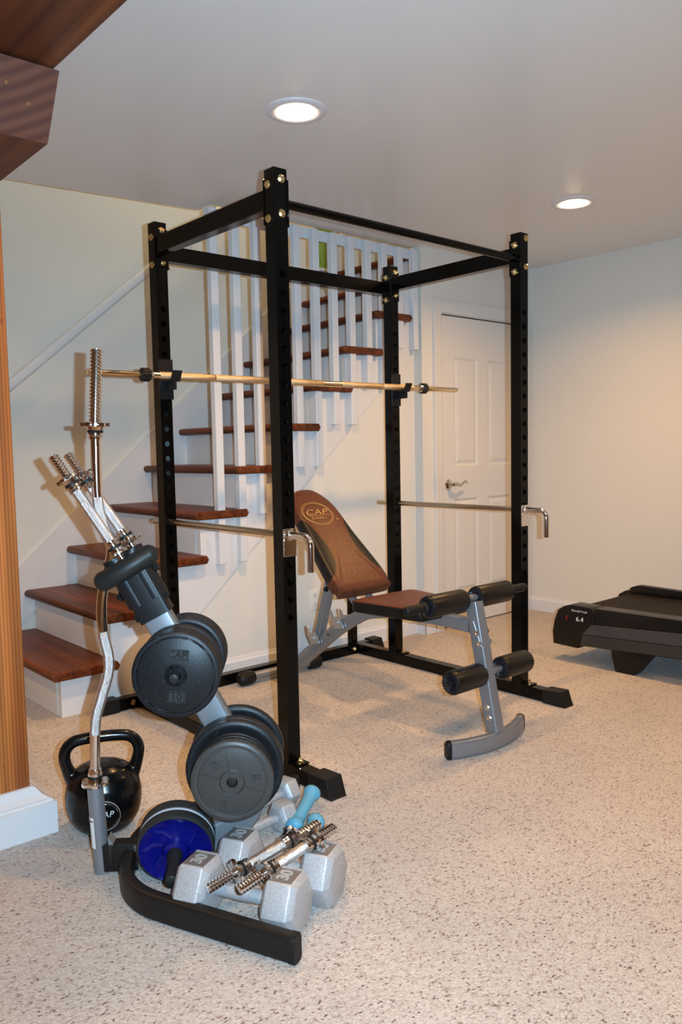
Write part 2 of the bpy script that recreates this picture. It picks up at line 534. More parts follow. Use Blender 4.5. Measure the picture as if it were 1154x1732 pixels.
def two_tone(o, d):
    m = mat('two_tone_vinyl', (0.085, 0.026, 0.013), 0.42, spec=0.25, bump=(330, 0.25, 0.001, 'noise'), var=(60, (0.115, 0.038, 0.019), .4, .65))
    nt = m.node_tree; L = nt.links; b = nt.nodes['Principled BSDF']
    src = b.inputs['Base Color'].links[0].from_socket
    tc = nt.nodes.new('ShaderNodeTexCoord')
    sub = nt.nodes.new('ShaderNodeVectorMath'); sub.operation = 'SUBTRACT'; sub.inputs[1].default_value = o
    L.new(tc.outputs['Object'], sub.inputs[0])
    dt = nt.nodes.new('ShaderNodeVectorMath'); dt.operation = 'DOT_PRODUCT'; dt.inputs[1].default_value = d
    L.new(sub.outputs[0], dt.inputs[0])
    sx_ = nt.nodes.new('ShaderNodeSeparateXYZ'); L.new(sub.outputs[0], sx_.inputs[0])
    ab = nt.nodes.new('ShaderNodeMath'); ab.operation = 'ABSOLUTE'; L.new(sx_.outputs[0], ab.inputs[0])
    mr = nt.nodes.new('ShaderNodeMapRange'); mr.inputs[1].default_value = 0; mr.inputs[2].default_value = .64
    L.new(dt.outputs['Value'], mr.inputs[0])
    cr = nt.nodes.new('ShaderNodeValToRGB'); cr.color_ramp.interpolation = 'B_SPLINE'
    pts = [(0, .95), (.11, .95), (.155, .70), (.24, .49), (.36, .40), (.48, .43), (.60, .52), (.69, .60), (.735, .95)]
    e = cr.color_ramp.elements
    e[0].position = pts[0][0]; e[0].color = (pts[0][1],) * 3 + (1,)
    e[1].position = pts[-1][0]; e[1].color = (pts[-1][1],) * 3 + (1,)
    for p, v in pts[1:-1]:
        q = e.new(p); q.color = (v, v, v, 1)
    L.new(mr.outputs[0], cr.inputs[0])
    ml = nt.nodes.new('ShaderNodeMath'); ml.operation = 'MULTIPLY'; ml.inputs[1].default_value = .2
    L.new(cr.outputs[0], ml.inputs[0])
    gt = nt.nodes.new('ShaderNodeMath'); gt.operation = 'GREATER_THAN'
    L.new(ab.outputs[0], gt.inputs[0]); L.new(ml.outputs[0], gt.inputs[1])
    mx = nt.nodes.new('ShaderNodeMix'); mx.data_type = 'RGBA'; mx.inputs[7].default_value = (0.007, 0.0065, 0.006, 1)
    L.new(gt.outputs[0], mx.inputs[0]); L.new(src, mx.inputs[6]); L.new(mx.outputs[2], b.inputs['Base Color'])
    return m

# end-grain rings for the bolster
nt = M['endgrain'].node_tree
tc = nt.nodes.new('ShaderNodeTexCoord'); mp = nt.nodes.new('ShaderNodeMapping')
mp.inputs['Location'].default_value = (1.02, 0.0, -2.17)
mp.inputs['Scale'].default_value = (1, 0.05, 1)
wv = nt.nodes.new('ShaderNodeTexWave'); wv.wave_type = 'RINGS'; wv.rings_direction = 'Y'
wv.inputs['Scale'].default_value = 11; wv.inputs['Distortion'].default_value = 2.5; wv.inputs['Detail'].default_value = 2; wv.inputs['Detail Scale'].default_value = .4
cr = nt.nodes.new('ShaderNodeValToRGB')
cr.color_ramp.elements[0].color = (0.09, 0.022, 0.011, 1); cr.color_ramp.elements[1].color = (0.15, 0.045, 0.021, 1)
nt.links.new(tc.outputs['Object'], mp.inputs[0]); nt.links.new(mp.outputs[0], wv.inputs[0]); nt.links.new(wv.outputs['Fac'], cr.inputs[0])
nt.links.new(cr.outputs[0], nt.nodes['Principled BSDF'].inputs['Base Color'])

# ------------------------------------------------------------------ room shell
YD, YS, YF, XR = 1.181, 1.247, 2.2, 3.119
bm = NB(); box(bm, (-3.6, -4.2, -0.1), (3.3, 2.3, 0)); struct(finish('floor', bm, M['carpet'], smooth=0))
bm = NB()
prism(bm, [(-3.6, -4.2), (3.3, -4.2), (3.3, YD), (2.0, YD), (2.0, YS + .003), (.533, YS + .003), (.533, 1.366), (-.40, 1.475), (-3.6, 1.85)], (0, 0, ZC), X_, Y_, Z_, 0.22)
struct(finish('ceiling', bm, M['ceil'], smooth=0))
bm = NB(); box(bm, (2.0, YD, 0), (2.16, YD + .10, ZC)); box(bm, (3.06, YD, 0), (XR, YD + .10, ZC)); box(bm, (2.16, YD, 2.06), (3.06, YD + .10, ZC))
box(bm, (2.16, YD + .08, 0), (3.06, YD + .10, 2.06))
struct(finish('wall_back', bm, M['wall2'], smooth=0))
bm = NB(); box(bm, (XR, -4.2, 0), (XR + .15, YD + .3, ZC)); struct(finish('wall_right', bm, M['wall2'], smooth=0))
bm = NB(); box(bm, (-3.7, -4.2, 0), (-3.55, 2.3, ZC)); struct(finish('wall_left', bm, M['panel'], smooth=0))
bm = NB(); box(bm, (-3.7, -4.3, 0), (3.3, -4.15, ZC)); struct(finish('wall_front', bm, M['panel'], smooth=0))
bm = NB(); box(bm, (-3.6, YF, 0), (3.6, YF + .1, 4.8)); struct(finish('wall_stairwell', bm, M['wall'], smooth=0))
bm = NB(); box(bm, (-3.6, YD, 4.7), (3.6, YF + .1, 4.8)); struct(finish('ceiling_stairwell', bm, M['ceil'], smooth=0))
bm = NB(); box(bm, (3.5, YD, 0), (3.6, YF, 4.8)); box(bm, (-3.6, 1.9, 2.65), (-3.5, YF, 4.8)); box(bm, (2.0, YD, ZC), (3.5, YD + .08, 4.7)); box(bm, (-3.6, YD, 2.68), (-3.5, 1.9, 4.7)); box(bm, (-3.6, YD - .1, 2.68), (2.0, YD, 4.7)); struct(finish('wall_upstairs', bm, M['wall'], smooth=0))

# stairs ------------------------------------------------------------
RISE, RUN, X1 = 0.2225, 0.251, -0.406
NT = 11
bm = NB()
TH = 0.042
poly = [(X1 + .055, 0)]
for n in range(1, NT + 1):
    nx = X1 + RUN * (n - 1)
    poly.append((nx + .055, RISE * n - TH))
    poly.append((nx + RUN + .055, RISE * n - TH))
poly2 = []
for q in poly:
    poly2.append((min(q[0], 1.999), q[1]))
poly = [q for q in poly2 if q[1] < ZC]
top = poly[-1][1]
poly.append((1.999, top)); poly.append((1.999, 0))
prism(bm, poly, (0, YS, 0), X_, Z_, Y_, 0.02)
struct(finish('wall_understair', bm, M['wall2'], smooth=0))
stairs = thing('staircase', 'white painted staircase with brown wooden treads climbing along the back wall', 'stairs', (X1, YS, 0))
for n in range(1, NT + 1):
    nx = X1 + RUN * (n - 1); zt = RISE * n
    bm = NB()
    r = TH / 2
    prof = [(nx + r + r * cos(radians(a)), zt - r + r * sin(radians(a))) for a in range(90, 271, 20)]
    xe = nx + 0.325
    prof += [(xe - r * .6, zt - TH), (xe, zt - r), (xe - r * .6, zt)]
    y0 = 1.185 if n < 10 else YD + .105
    # near part projects past the riser above, far part stops at it
    if n < 10: prism(bm, prof, (0, y0, 0), X_, Z_, Y_, (YS - .006) - y0, 0.004)
    prof2 = [(nx + r + r * cos(radians(a)), zt - r + r * sin(radians(a))) for a in range(90, 271, 20)] + [(nx + RUN + .055, zt - TH), (nx + RUN + .055, zt)]
    ys_ = YS - .006 if n < 10 else YD + .105
    prism(bm, prof2, (0, ys_, 0), X_, Z_, Y_, YF - .004 - ys_)
    finish('tread', bm, M['tread'], stairs, smooth=50)
    bm = NB()
    box(bm, (nx + .055, YS + .035, zt - RISE if n > 1 else 0), (nx + .075, YF - .013, zt - TH))
    finish('riser', bm, M['trimw'], stairs, smooth=0)
# stringer board on the room side
bm = NB()
sp = []
for n in range(1, NT + 1):
    nx = X1 + RUN * (n - 1)
    sp += [(nx + .055, max(0, RISE * n - RISE - TH)), (nx + .055, RISE * n - TH)]
sp = [q for q in sp if q[0] < 2.0 and q[1] < ZC]
sp.append((1.997, sp[-1][1]))
sp.append((1.997, .894 * 1.997 + .025)); sp.append((-.025 / .894, 0))
sp[0] = (X1 + .055, 0)
prism(bm, sp, (0, YS - .012, 0), X_, Z_, Y_, 0.0115)
finish('stringer', bm, M['trimw'], stairs, smooth=0)
bm = NB()
prism(bm, [(-.60, 0.0), (-.60, .60 * -.894 + .734), (2.3, 2.3 * .894 + .734), (2.3, 1.9)], (0, YF - .0125, 0), X_, Z_, Y_, 0.0115)
finish('skirt_board', bm, M['trimw'], stairs, smooth=0)

bal = thing('stair_balustrade', 'row of tall white square balusters fixed along the open side of the stairs', 'balustrade', (1.2, 1.215, .61))
BZ = [.612, .612, .856, .856, 1.095, 1.095, 1.33, 1.33, 1.56, 1.56, 1.795, 1.795]
for i in range(12):
    x = .489 + i * .1325
    bm = NB()
    box(bm, (x, 1.193, BZ[i]), (x + .043, 1.2345, 2.403), 0.003, 1)
    finish('baluster', bm, M['trim'], bal, smooth=0)
bm = NB(); box(bm, (.487, 1.2346, 2.352), (2.0, 1.2465, 2.41)); finish('top_rail', bm, M['trim'], bal, smooth=0)
for i in range(12):
    x = .489 + i * .1325
    for dz in (.03, .145):
        bm = NB()
        lathe(bm, (x + .022, 1.1932, BZ[i] + dz), (0, -1, 0), [(0, .005), (.0012, .004)], 10)
        finish('screw', bm, M['trimw'], bal, smooth=0)

hr = thing('stair_handrail', 'white round handrail sloping up the far stairwell wall', 'handrail', (-.3, 2.12, 1.4))
bm = NB()
yh = 2.12
a = V((-.75, yh, 1.10)); b = V((1.30, yh, 1.10 + 2.05 * .842))
sweep(bm, [a, b], rrect(.042, .056, .018, 4)); finish('rail', bm, M['trim'], hr)
for k in (.12, .85):
    p = a.lerp(b, k)
    bm = NB(); tube(bm, [p + V((0, 0, -.02)), p + V((0, .03, -.06)), p + V((0, .079, -.06))], .008, 10); finish('bracket', bm, M['trim'], hr)

# stand-in panel for the green upstairs wall region and its white trim
gp = thing('green_wall_panel', 'green wall area with white trim on the upper stairwell wall, seen between balusters', 'wall panel', (2.2, 2.19, 2.4))
bm = NB(); box(bm, (1.99, 2.175, 2.475), (2.15, 2.196, 2.85)); finish('green_wall_area', bm, M['green'], gp, smooth=0)
bm = NB()
for lo, hi in (((1.97, 2.165, 2.455), (2.17, 2.197, 2.475)), ((1.97, 2.165, 2.85), (2.17, 2.197, 2.87)), ((1.97, 2.165, 2.475), (1.99, 2.197, 2.85)), ((2.15, 2.165, 2.475), (2.17, 2.197, 2.85))):
    box(bm, lo, hi)
finish('wall_area_trim', bm, M['trim'], gp, smooth=0)

# baseboards
def baseboard(name, pts, h=0.10, t=0.014):
    bm = NB()
    prof = [(0, 0), (t, 0), (t, h * .78), (t * .6, h * .88), (t * .35, h), (0, h)]
    pts = [V(p) for p in pts]
    for a, b in zip(pts, pts[1:]):
        d = (b - a).normalized(); s = d.cross(Z_)
        prism(bm, prof, a, s, Z_, d, (b - a).length)
    struct(finish(name, bm, M['trim'], smooth=0))
baseboard('baseboard_understair', [(-.0, YS - .0, 0), (2.0, YS, 0)])
baseboard('baseboard_jog', [(2.0, YS, 0), (2.0, YD - .014, 0)], .10)
baseboard('baseboard_back', [(1.988, YD, 0), (2.09, YD, 0)])
baseboard('baseboard_right', [(XR, YD, 0), (XR, -4.15, 0)])

# door
DX0, DX1, DZ1 = 2.19, 3.005, 2.035
bm = NB()
def panel_face(bm, x0, x1, z0, z1, y):
    rects = [(0, 0), (.014, .009), (.020, .009), (.042, .001)]
    prev = None
    for ins, dep in rects:
        ring = [bm.verts.new((x0 + ins, y + dep, z0 + ins)), bm.verts.new((x1 - ins, y + dep, z0 + ins)), bm.verts.new((x1 - ins, y + dep, z1 - ins)), bm.verts.new((x0 + ins, y + dep, z1 - ins))]
        if prev:
            for i in range(4):
                bm.faces.new((prev[i], prev[(i + 1) % 4], ring[(i + 1) % 4], ring[i]))
        prev = ring
    bm.faces.new(prev)
yf = YD + .012
xs = [DX0, 2.315, 2.556, 2.664, 2.905, DX1]
zs = [.008, .22, .848, 1.062, 1.770, DZ1 - .006]
for i in range(5):
    for j in range(5):
        if i in (1, 3) and j in (1, 3):
            panel_face(bm, xs[i], xs[i + 1], zs[j], zs[j + 1], yf)
        else:
            bm.faces.new([bm.verts.new(p) for p in ((xs[i], yf, zs[j]), (xs[i + 1], yf, zs[j]), (xs[i + 1], yf, zs[j + 1]), (xs[i], yf, zs[j + 1]))])
box(bm, (DX0, yf + .0095, .008), (DX1, yf + .04, DZ1 - .006))
door = struct(finish('door_1', bm, M['door'], smooth=0))
bm = NB()
hx, hz = 2.252, .946
lathe(bm, (hx, yf, hz), (0, -1, 0), [(0, .034), (.005, .034), (.010, .028), (.014, .016), (.045, .013), (.052, .012)], 24)
tube(bm, smooth_path([(hx - .004, yf - .05, hz), (hx + .03, yf - .055, hz + .002), (hx + .06, yf - .055, hz - .006), (hx + .085, yf - .055, hz + .008), (hx + .11, yf - .055, hz + .018), (hx + .13, yf - .05, hz + .006)], 5), .010, 12,
     radii=[.013, .013, .013, .013, .013, .013, .013, .012, .011, .011, .010, .009, .009, .008, .008, .008, .008, .008, .008, .008, .008, .008, .008, .008, .007, .006][:26])
finish('door_handle', bm, M['nickel'], door)
bm = NB(); box(bm, (DX0 + .001, yf - .002, hz - .045), (DX0 + .007, yf + .001, hz + .045)); finish('latch_plate', bm, M['dark'], door, smooth=0)
bm = NB(); box(bm, (DX0 - .004, YD + .03, .0), (DX1 + .004, YD + .07, .012)); box(bm, (DX0, YD + .03, DZ1 - .006), (DX1, YD + .07, DZ1 + .004)); struct(finish('door_gap', bm, M['dark'], door, smooth=0))
bm = NB()
def casing(bm, w=.085):
    pr = [(0, 0), (0, .010), (.012, .014), (.05, .017), (.06, .022), (.078, .022), (w, .014), (w, 0)]
    x0, x1, zt = DX0 - .012, DX1 + .006, DZ1 + .008
    # left
    prism(bm, [(-a, b) for a, b in pr], (x0, YD, 0), X_, -Y_, Z_, zt)
    prism(bm, [(a, b) for a, b in pr], (x1, YD, 0), X_, -Y_, Z_, zt)
    prism(bm, [(a, b) for a, b in pr], (x0 - w, YD, zt), Z_, -Y_, X_, (x1 - x0) + 2 * w - .002)
casing(bm, .081)
box(bm, (DX0 - .03, YD + .0005, 0), (DX0 - .003, YD + .14, DZ1 + .006)); box(bm, (DX1 + .003, YD + .0005, 0), (DX1 + .03, YD + .14, DZ1 + .006)); box(bm, (DX0 - .03, YD + .0005, DZ1 + .002), (DX1 + .03, YD + .14, DZ1 + .03))
struct(finish('trim_1', bm, M['door'], smooth=0))

# outlet
ou = thing('wall_outlet', 'white duplex electrical outlet low on the wall under the stairs', 'outlet', (1.15, YS - .013, .27))
bm = NB(); box(bm, (1.112, YS - .006, .275), (1.184, YS + .0, .393), .003, 2); finish('cover_plate', bm, M['outlet'], ou)
for dz in (-.027, .027):
    bm = NB(); zc = .334 + dz
    prism(bm, [(1.148 + .017 * cos(a), zc + .016 * sin(a)) for a in [2 * pi * i / 20 for i in range(20)]], (0, YS - .0061, 0), X_, Z_, -Y_, .002)
    rc = finish('receptacle', bm, M['outlet'], ou)
    bm = NB()
    for dx in (-.007, .007):
        box(bm, (1.148 + dx - .0012, YS - .0088, zc - .002), (1.148 + dx + .0012, YS - .0082, zc + .008))
    box(bm, (1.1455, YS - .0088, zc - .011), (1.1505, YS - .0082, zc - .006))
    finish('slots', bm, M['dark'], rc, smooth=0)

# ceiling lights
LBL = ['round recessed ceiling light above the squat rack, the nearer one', 'round recessed ceiling light over the far right of the room']
for (x, y), lb in zip(LAMPS, LBL):
    t = thing('recessed_light', lb, 'ceiling light', (x, y, ZC), 'recessed ceiling lights')
    bm = NB()
    lathe(bm, (x, y, ZC), (0, 0, -1), [(0, .114), (.003, .113), (.006, .106), (.008, .088), (.005, .072), (-.004, .058)], 48, False, False)
    finish('trim_ring', bm, M['flange'], t)
    bm = NB()
    lathe(bm, (x, y, ZC), (0, 0, -1), [(.0005, .060), (.008, .056), (.013, .045), (.016, .028), (.017, .001)], 40, False, True)
    finish('lamp_face', bm, M['bulb'], t)

# wooden post, bolster, beam, baseboard of post
bm = NB(); box(bm, (-1.16, .224, 0), (-.862, .42, 2.0), .004, 2)
tag(finish('wooden_post', bm, M['post'], loc=(-1.0, .3, 0)), 'orange fir post with vertical grain at the left edge of the room', 'post')
bm = NB()
pr = [(0, .148), (.008, .147), (.016, .138), (.026, .124), (.042, .112), (.050, .108), (.052, .102), (.060, .100), (.060, 0), (0, 0)]
x0, y0 = -.862, .224
# front run, mitred corner, side run
path = [V((-1.16, y0, 0)), V((x0, y0, 0)), V((x0, .42, 0))]
rs = []
for k, (p, off) in enumerate(((path[0], V((0, -1, 0))), (path[1], V((1, -1, 0))), (path[2], V((1, 0, 0))))):
    rs.append([p + off * a + Z_ * b for a, b in pr])
rings(bm, rs)
struct(finish('baseboard_post', bm, M['trim'], smooth=0))
bm = NB()
# bolster: side profile (y,z), raked front end
prism(bm, [(-.240, 2.165), (-.151, 2.022), (-.143, 2.012), (.9, 2.005), (.9, 2.165)], (-1.30, 0, 0), Y_, Z_, X_, .44)
bmesh.ops.recalc_face_normals(bm, faces=bm.faces)
bm.normal_update()
for f in bm.faces:
    f.material_index = 1 if (f.normal.y < -.4) else 0
bo = thing('timber_bolster', 'short reddish timber bolster with growth rings on its cut end, on top of the post', 'beam', (-1.0, .3, 2.0))
t_ = finish('bolster_block', bm, [M['beam'], M['endgrain']], bo, smooth=0)
bm = NB(); q = V((0, -.849, -.528))
for (x, z) in ((-.985, 2.115), (-.925, 2.085)):
    yy = -.240 + (2.165 - z) / (2.165 - 2.022) * .089
    lathe(bm, (x, yy, z), q, [(0, .006), (.002, .005)], 12)
finish('nail_head', bm, M['nickel'], bo)
bm = NB(); box(bm, (-1.25, -1.6, 2.172), (-.866, .9, 2.42), .006, 2)
tag(finish('timber_beam', bm, M['beam'], loc=(-1.05, -.3, 2.172)), 'large dark timber beam crossing the upper left corner above the bolster', 'beam')

# ------------------------------------------------------------------ squat rack
RW, RD, PS, PH = 1.394, 0.840, 0.0557, 2.16
YR = 1.1247
HB = 0.058
rack = thing('squat_rack', 'tall gloss black four-post squat rack cage standing on the carpet', 'squat rack', (RW / 2, RD / 2, 0))
h = PS / 2
ang = sorted([i * 2 * pi / 20 for i in range(20)] + [atan2(sz * .03175, sx * h) % (2 * pi) for sx in (1, -1) for sz in (1, -1)])
HOLES = [1.800 - .0635 * k for k in range(20)]

def post(px, py):
    bm = NB()
    z0, z1 = HB, PH
    ztop = HOLES[0] + .03175; zbot = HOLES[-1] - .03175
    for sy in (-1, 1):
        y = py + sy * h
        def quad(a, b):
            bm.faces.new([bm.verts.new(p) for p in ((px - h, y, a), (px + h, y, a), (px + h, y, b), (px - h, y, b))])
        quad(z0, zbot); quad(ztop, z1)
        for zc in HOLES:
            inn, out, deep = [], [], []
            for a in ang:
                ca, sa = cos(a), sin(a)
                k = min(h / abs(ca) if abs(ca) > 1e-9 else 9, .03175 / abs(sa) if abs(sa) > 1e-9 else 9)
                out.append(bm.verts.new((px + k * ca, y, zc + k * sa)))
                inn.append(bm.verts.new((px + .0128 * ca, y, zc + .0128 * sa)))
                deep.append(bm.verts.new((px + .0128 * ca, y - sy * .003, zc + .0128 * sa)))
            n = len(ang)
            for i in range(n):
                j = (i + 1) % n
                bm.faces.new((out[i], out[j], inn[j], inn[i]))
                bm.faces.new((inn[i], inn[j], deep[j], deep[i]))
    for sx in (-1, 1):
        x = px + sx * h
        bm.faces.new([bm.verts.new(p) for p in ((x, py - h, z0), (x, py + h, z0), (x, py + h, z1), (x, py - h, z1))])
    bm.faces.new([bm.verts.new(p) for p in ((px - h, py - h, z1), (px + h, py - h, z1), (px + h, py + h, z1), (px - h, py + h, z1))])
    bmesh.ops.remove_doubles(bm, verts=bm.verts, dist=1e-5)
    return bm
for px, py in ((0, 0), (RW, 0), (0, RD), (RW, RD)):
    finish('upright', post(px, py), M['blackg'], rack, smooth=0)
def rbox(name, lo, hi, mt='blackg', bev=.003, parent=None):
    bm = NB(); box(bm, lo, hi, bev, 2)
    return finish(name, bm, M[mt], parent or rack, smooth=0)
# upper beams with end plates
for x in (0, RW):
    s = -1 if x == 0 else 1
    bm = NB()
    box(bm, (x - .025, h, 2.028), (x + .025, RD - h, 2.098), .003, 2)
    for y in (h, RD - h - .006):
        box(bm, (x - .031, y, 1.975), (x + .031, y + .006, 2.130), .001, 1)
    finish('side_beam', bm, M['blackg'], rack, smooth=0)
bm = NB()
box(bm, (h, RD - .025, 2.005), (RW - h, RD + .025, 2.070), .003, 2)
for x in (h, RW - h - .006):
    box(bm, (x, RD - .031, 1.965), (x + .006, RD + .031, 2.12), .001, 1)
finish('rear_beam', bm, M['blackg'], rack, smooth=0)
bm = NB()
cyl(bm, (h, 0, 2.052), (RW - h, 0, 2.046), .0165, 24)
for x in (h, RW - h - .006):
    box(bm, (x, -.031, 1.965), (x + .006, .031, 2.125), .001, 1)
finish('pull_up_bar', bm, M['blackg'], rack)
# top bolts
def bolts(plist, name='bolt'):
    for p, n, st in plist:
        bm = NB(); hexbolt(bm, p, n, .0105, .008, st)
        finish(name, bm, M['bolt'], rack, smooth=0)
bolts([((.004, -h, 2.125), -Y_, 0), ((.004, -h, 2.008), -Y_, 0), ((RW + .012, -h, 2.138), -Y_, 0), ((RW + .012, -h, 2.010), -Y_, 0),
       ((-h, .008, 2.108), -X_, 0), ((-h, .008, 1.993), -X_, 0), ((h + .006, .0, 2.10), X_, .012), ((h + .006, 0, 1.985), X_, .012),
       ((RW - h - .006, 0, 2.105), -X_, .012), ((RW - h - .006, 0, 1.985), -X_, .012),
       ((.004, RD - h, 2.125), -Y_, .012), ((.004, RD - h, 1.99), -Y_, .012), ((-h, RD, 2.10), -X_, 0), ((-h, RD, 1.985), -X_, 0), ((h + .006, RD, 1.98), X_, .012),
       ((RW - h - .006, RD, 2.10), -X_, .012), ((RW - h - .006, RD, 1.983), -X_, .012), ((RW + .004, RD - h, 2.125), -Y_, .012), ((RW + .004, RD - h, 2.005), -Y_, .012)])
# base frame
for x in (0, RW):
    bm = NB()
    box(bm, (x - h, -.20, 0.002), (x + h, YR, HB), .003, 2)
    # foot plates beside the upright
    for y0, y1 in ((-.075, -h), (h, .075), (RD - .075, RD - h), (RD + h, RD + .075)):
        box(bm, (x - .034, y0, HB), (x + .034, y1, HB + .005), .001, 1)
    finish('base_rail', bm, M['blackg'], rack, smooth=0)
    bm = NB()
    prism(bm, [(-.152, 0.0), (-.152, .064), (-.245, .068), (-.268, .004), (-.275, 0.0)], (x - .037, 0, 0), Y_, Z_, X_, .074, .002)
    finish('end_cap', bm, M['rubber'], rack, smooth=0)
bm = NB()
box(bm, (-.20, YR + .001, .002), (RW + .16, YR + .0515, HB), .003, 2)
finish('rear_base_rail', bm, M['blackg'], rack, smooth=0)
for s, xe in ((-1, -.125), (1, RW + .085)):
    bm = NB()
    prism(bm, [(xe, 0), (xe, .064), (xe + s * .075, .066), (xe + s * .098, .003), (xe + s * .10, 0)], (0, YR - .008, 0), X_, Z_, Y_, .070, .002)
    finish('end_cap', bm, M['rubber'], rack, smooth=0)
blts = []
for x in (0, RW):
    for y in (-.052, .052, RD - .052, RD + .052):
        blts.append(((x + .006, y, HB + .005), Z_, .012))
blts += [((-.055, YR, .032), -Y_, .01), ((RW - .052, YR, .032), -Y_, .01)]
bolts(blts)
bm = NB(); box(bm, (RW - .064, YR + .005, HB), (RW - .022, YR + .047, .40), .004, 2)
finish('short_rear_post', bm, M['blackg'], rack, smooth=0)
# J hooks
for x in (0, RW):
    bm = NB()
    yfr = RD - h
    box(bm, (x - .033, yfr - .006, 1.418), (x + .033, yfr, 1.588), .001, 1)
    box(bm, (x + h, yfr - .006, 1.418), (x + h + .006, yfr + .05, 1.588), .001, 1)
    box(bm, (x - .022, yfr - .085, 1.489), (x + .022, yfr - .006, 1.497), .001, 1)
    prism(bm, [(yfr - .079, 1.491), (yfr - .085, 1.491), (yfr - .105, 1.533), (yfr - .099, 1.534)], (x - .022, 0, 0), Y_, Z_, X_, .044)
    box(bm, (x - .004, yfr - .085, 1.455), (x + .004, yfr - .006, 1.489))
    finish('bar_hook', bm, M['blackp'], rack, smooth=0)
# barbell
by, bz = .757, 1.5135
bb = thing('barbell', 'long yellowish steel barbell resting on the rack hooks', 'barbell', (.727, by, bz))
def seg_cyl(name, x0, x1, r, m, par, bev=.002):
    bm = NB(); cyl(bm, (x0, by, bz), (x1, by, bz), r, 28, bev); return finish(name, bm, M[m], par)
seg_cyl('sleeve', -.375, -.115, .0128, 'gold', bb); seg_cyl('sleeve', 1.53, 1.832, .0128, 'gold', bb)
seg_cyl('shaft', -.115, 1.53, .0145, 'gold', bb)
for a, b_ in ((-.06, .205), (.212, .50), (.60, .83), (.955, 1.235), (1.242, 1.47)):
    bm = NB(); lathe(bm, (a, by, bz), X_, [(0, .0145), (.002, .0156), (b_ - a - .002, .0156), (b_ - a, .0145)], 28, False, False); finish('knurled_grip', bm, M['goldk'], bb)
for x in (-.145, 1.535):
    bm = NB()
    o = V((x, by, bz)); nseg = 40
    rs = []
    for t, k in ((0, .8), (.006, 1), (.034, 1), (.04, .85)):
        rs.append([o + X_ * t + (Y_ * cos(2 * pi * i / nseg) + Z_ * sin(2 * pi * i / nseg)) * (.0275 + .0016 * (1 if i % 4 < 2 else -1)) * k for i in range(nseg)])
    rings(bm, rs)
    cr_ = finish('collar', bm, M['blackp'], bb, smooth=30)
    bm = NB(); lathe(bm, (x + (.04 if x < 0 else 0), by, bz), X_ * (1 if x < 0 else -1), [(0, .021), (.012, .018), (.014, .015)], 24); finish('collar_ring', bm, M['chrome'], cr_)
# safety bars (pulled through the holes, so separate things)
SBL = ['chrome safety bar with bent handle through the left pair of rack posts', 'chrome safety bar with bent handle through the right pair of rack posts']
for x, lb in zip((0, RW), SBL):
    z = .8905
    sb = thing('safety_bar', lb, 'safety bar', (x, 0, z), 'rack safety bars')
    bm = NB(); cyl(bm, (x, -.036, z), (x, .955, z), .0124, 20, .002); finish('rod', bm, M['rod'], sb)
    pts = [(x, -.034, z), (x, -.10, z)] + [(x, -.113 - .035 * sin(radians(a)), z - .035 + .035 * cos(radians(a))) for a in range(0, 91, 15)] + [(x, -.148, z - .122)]
    bm = NB(); tube(bm, pts, .0128, 20); finish('bent_handle', bm, M['chrome'], sb)
    bm = NB(); box(bm, (x - .028, -h - .0065, .8135), (x + .0285, -h - .0005, .913), .0015, 1)
    lathe(bm, (x, -h - .0065, z), -Y_, [(0, .020), (.004, .019), (.008, .0145)], 24)
    finish('stop_plate', bm, M['chrome'], sb)

# ------------------------------------------------------------------ bench
BX = .755
bench = thing('weight_bench', 'adjustable weight bench with brown vinyl pads and silver frame inside the rack', 'bench', (BX, .4, 0))
bm = NB()
fp = [V((BX + dx, -.300 - .062 * (1 - (dx / .235) ** 2), .0375)) for dx in [-.222 + .444 * i / 14 for i in range(15)]]
sweep(bm, fp, rrect(.034, .073, .016, 5)); finish('front_foot', bm, M['silver'], bench)
for sgn, p, q in ((-1, fp[0], fp[1]), (1, fp[-1], fp[-2])):
    d = (p - q).normalized(); sd = d.cross(Z_)
    bm = NB(); rs = []
    for t, k in ((-.002, 1.02), (.006, 1.03), (.012, .96), (.016, .82)):
        rs.append([p + d * t + sd * a * k + Z_ * b_ * k for a, b_ in rrect(.036, .074, .017, 5)])
    rings(bm, rs); finish('foot_cap', bm, M['rubber'], bench)
def beam2(name, pts, w, hh, m='silver', rr=.008, par=None):
    bm = NB(); sweep(bm, pts, rrect(w, hh, rr, 3), up=X_); return finish(name, bm, M[m], par or bench)
# leg: sweep in yz plane, up hint = X -> (side=in plane, up = x)
leg = beam2('front_leg', [(BX, -.350, .068), (BX, -.247, .572)], .058, .052)
arm = beam2('main_rail', smooth_path([(BX, -.235, .475), (BX, -.05, .478), (BX, .20, .470), (BX, .36, .442), (BX, .45, .405), (BX, .60, .318), (BX, .88, .118), (BX, 1.03, .052)], 5), .055, .048)
beam2('leg_gusset', [(BX, -.305, .405), (BX, -.265, .50)], .012, .066)
for (yy, zz) in ((-.318, .415), (-.305, .455), (-.362, .125), (-.353, .165)):
    for sx in (-1, 1):
        bm = NB(); hexbolt(bm, (BX + sx * .033 if zz > .3 else BX + sx * .026, yy + .02, zz), X_ * sx, .008, .007, .004); finish('bolt', bm, M['chrome'], bench, smooth=0)
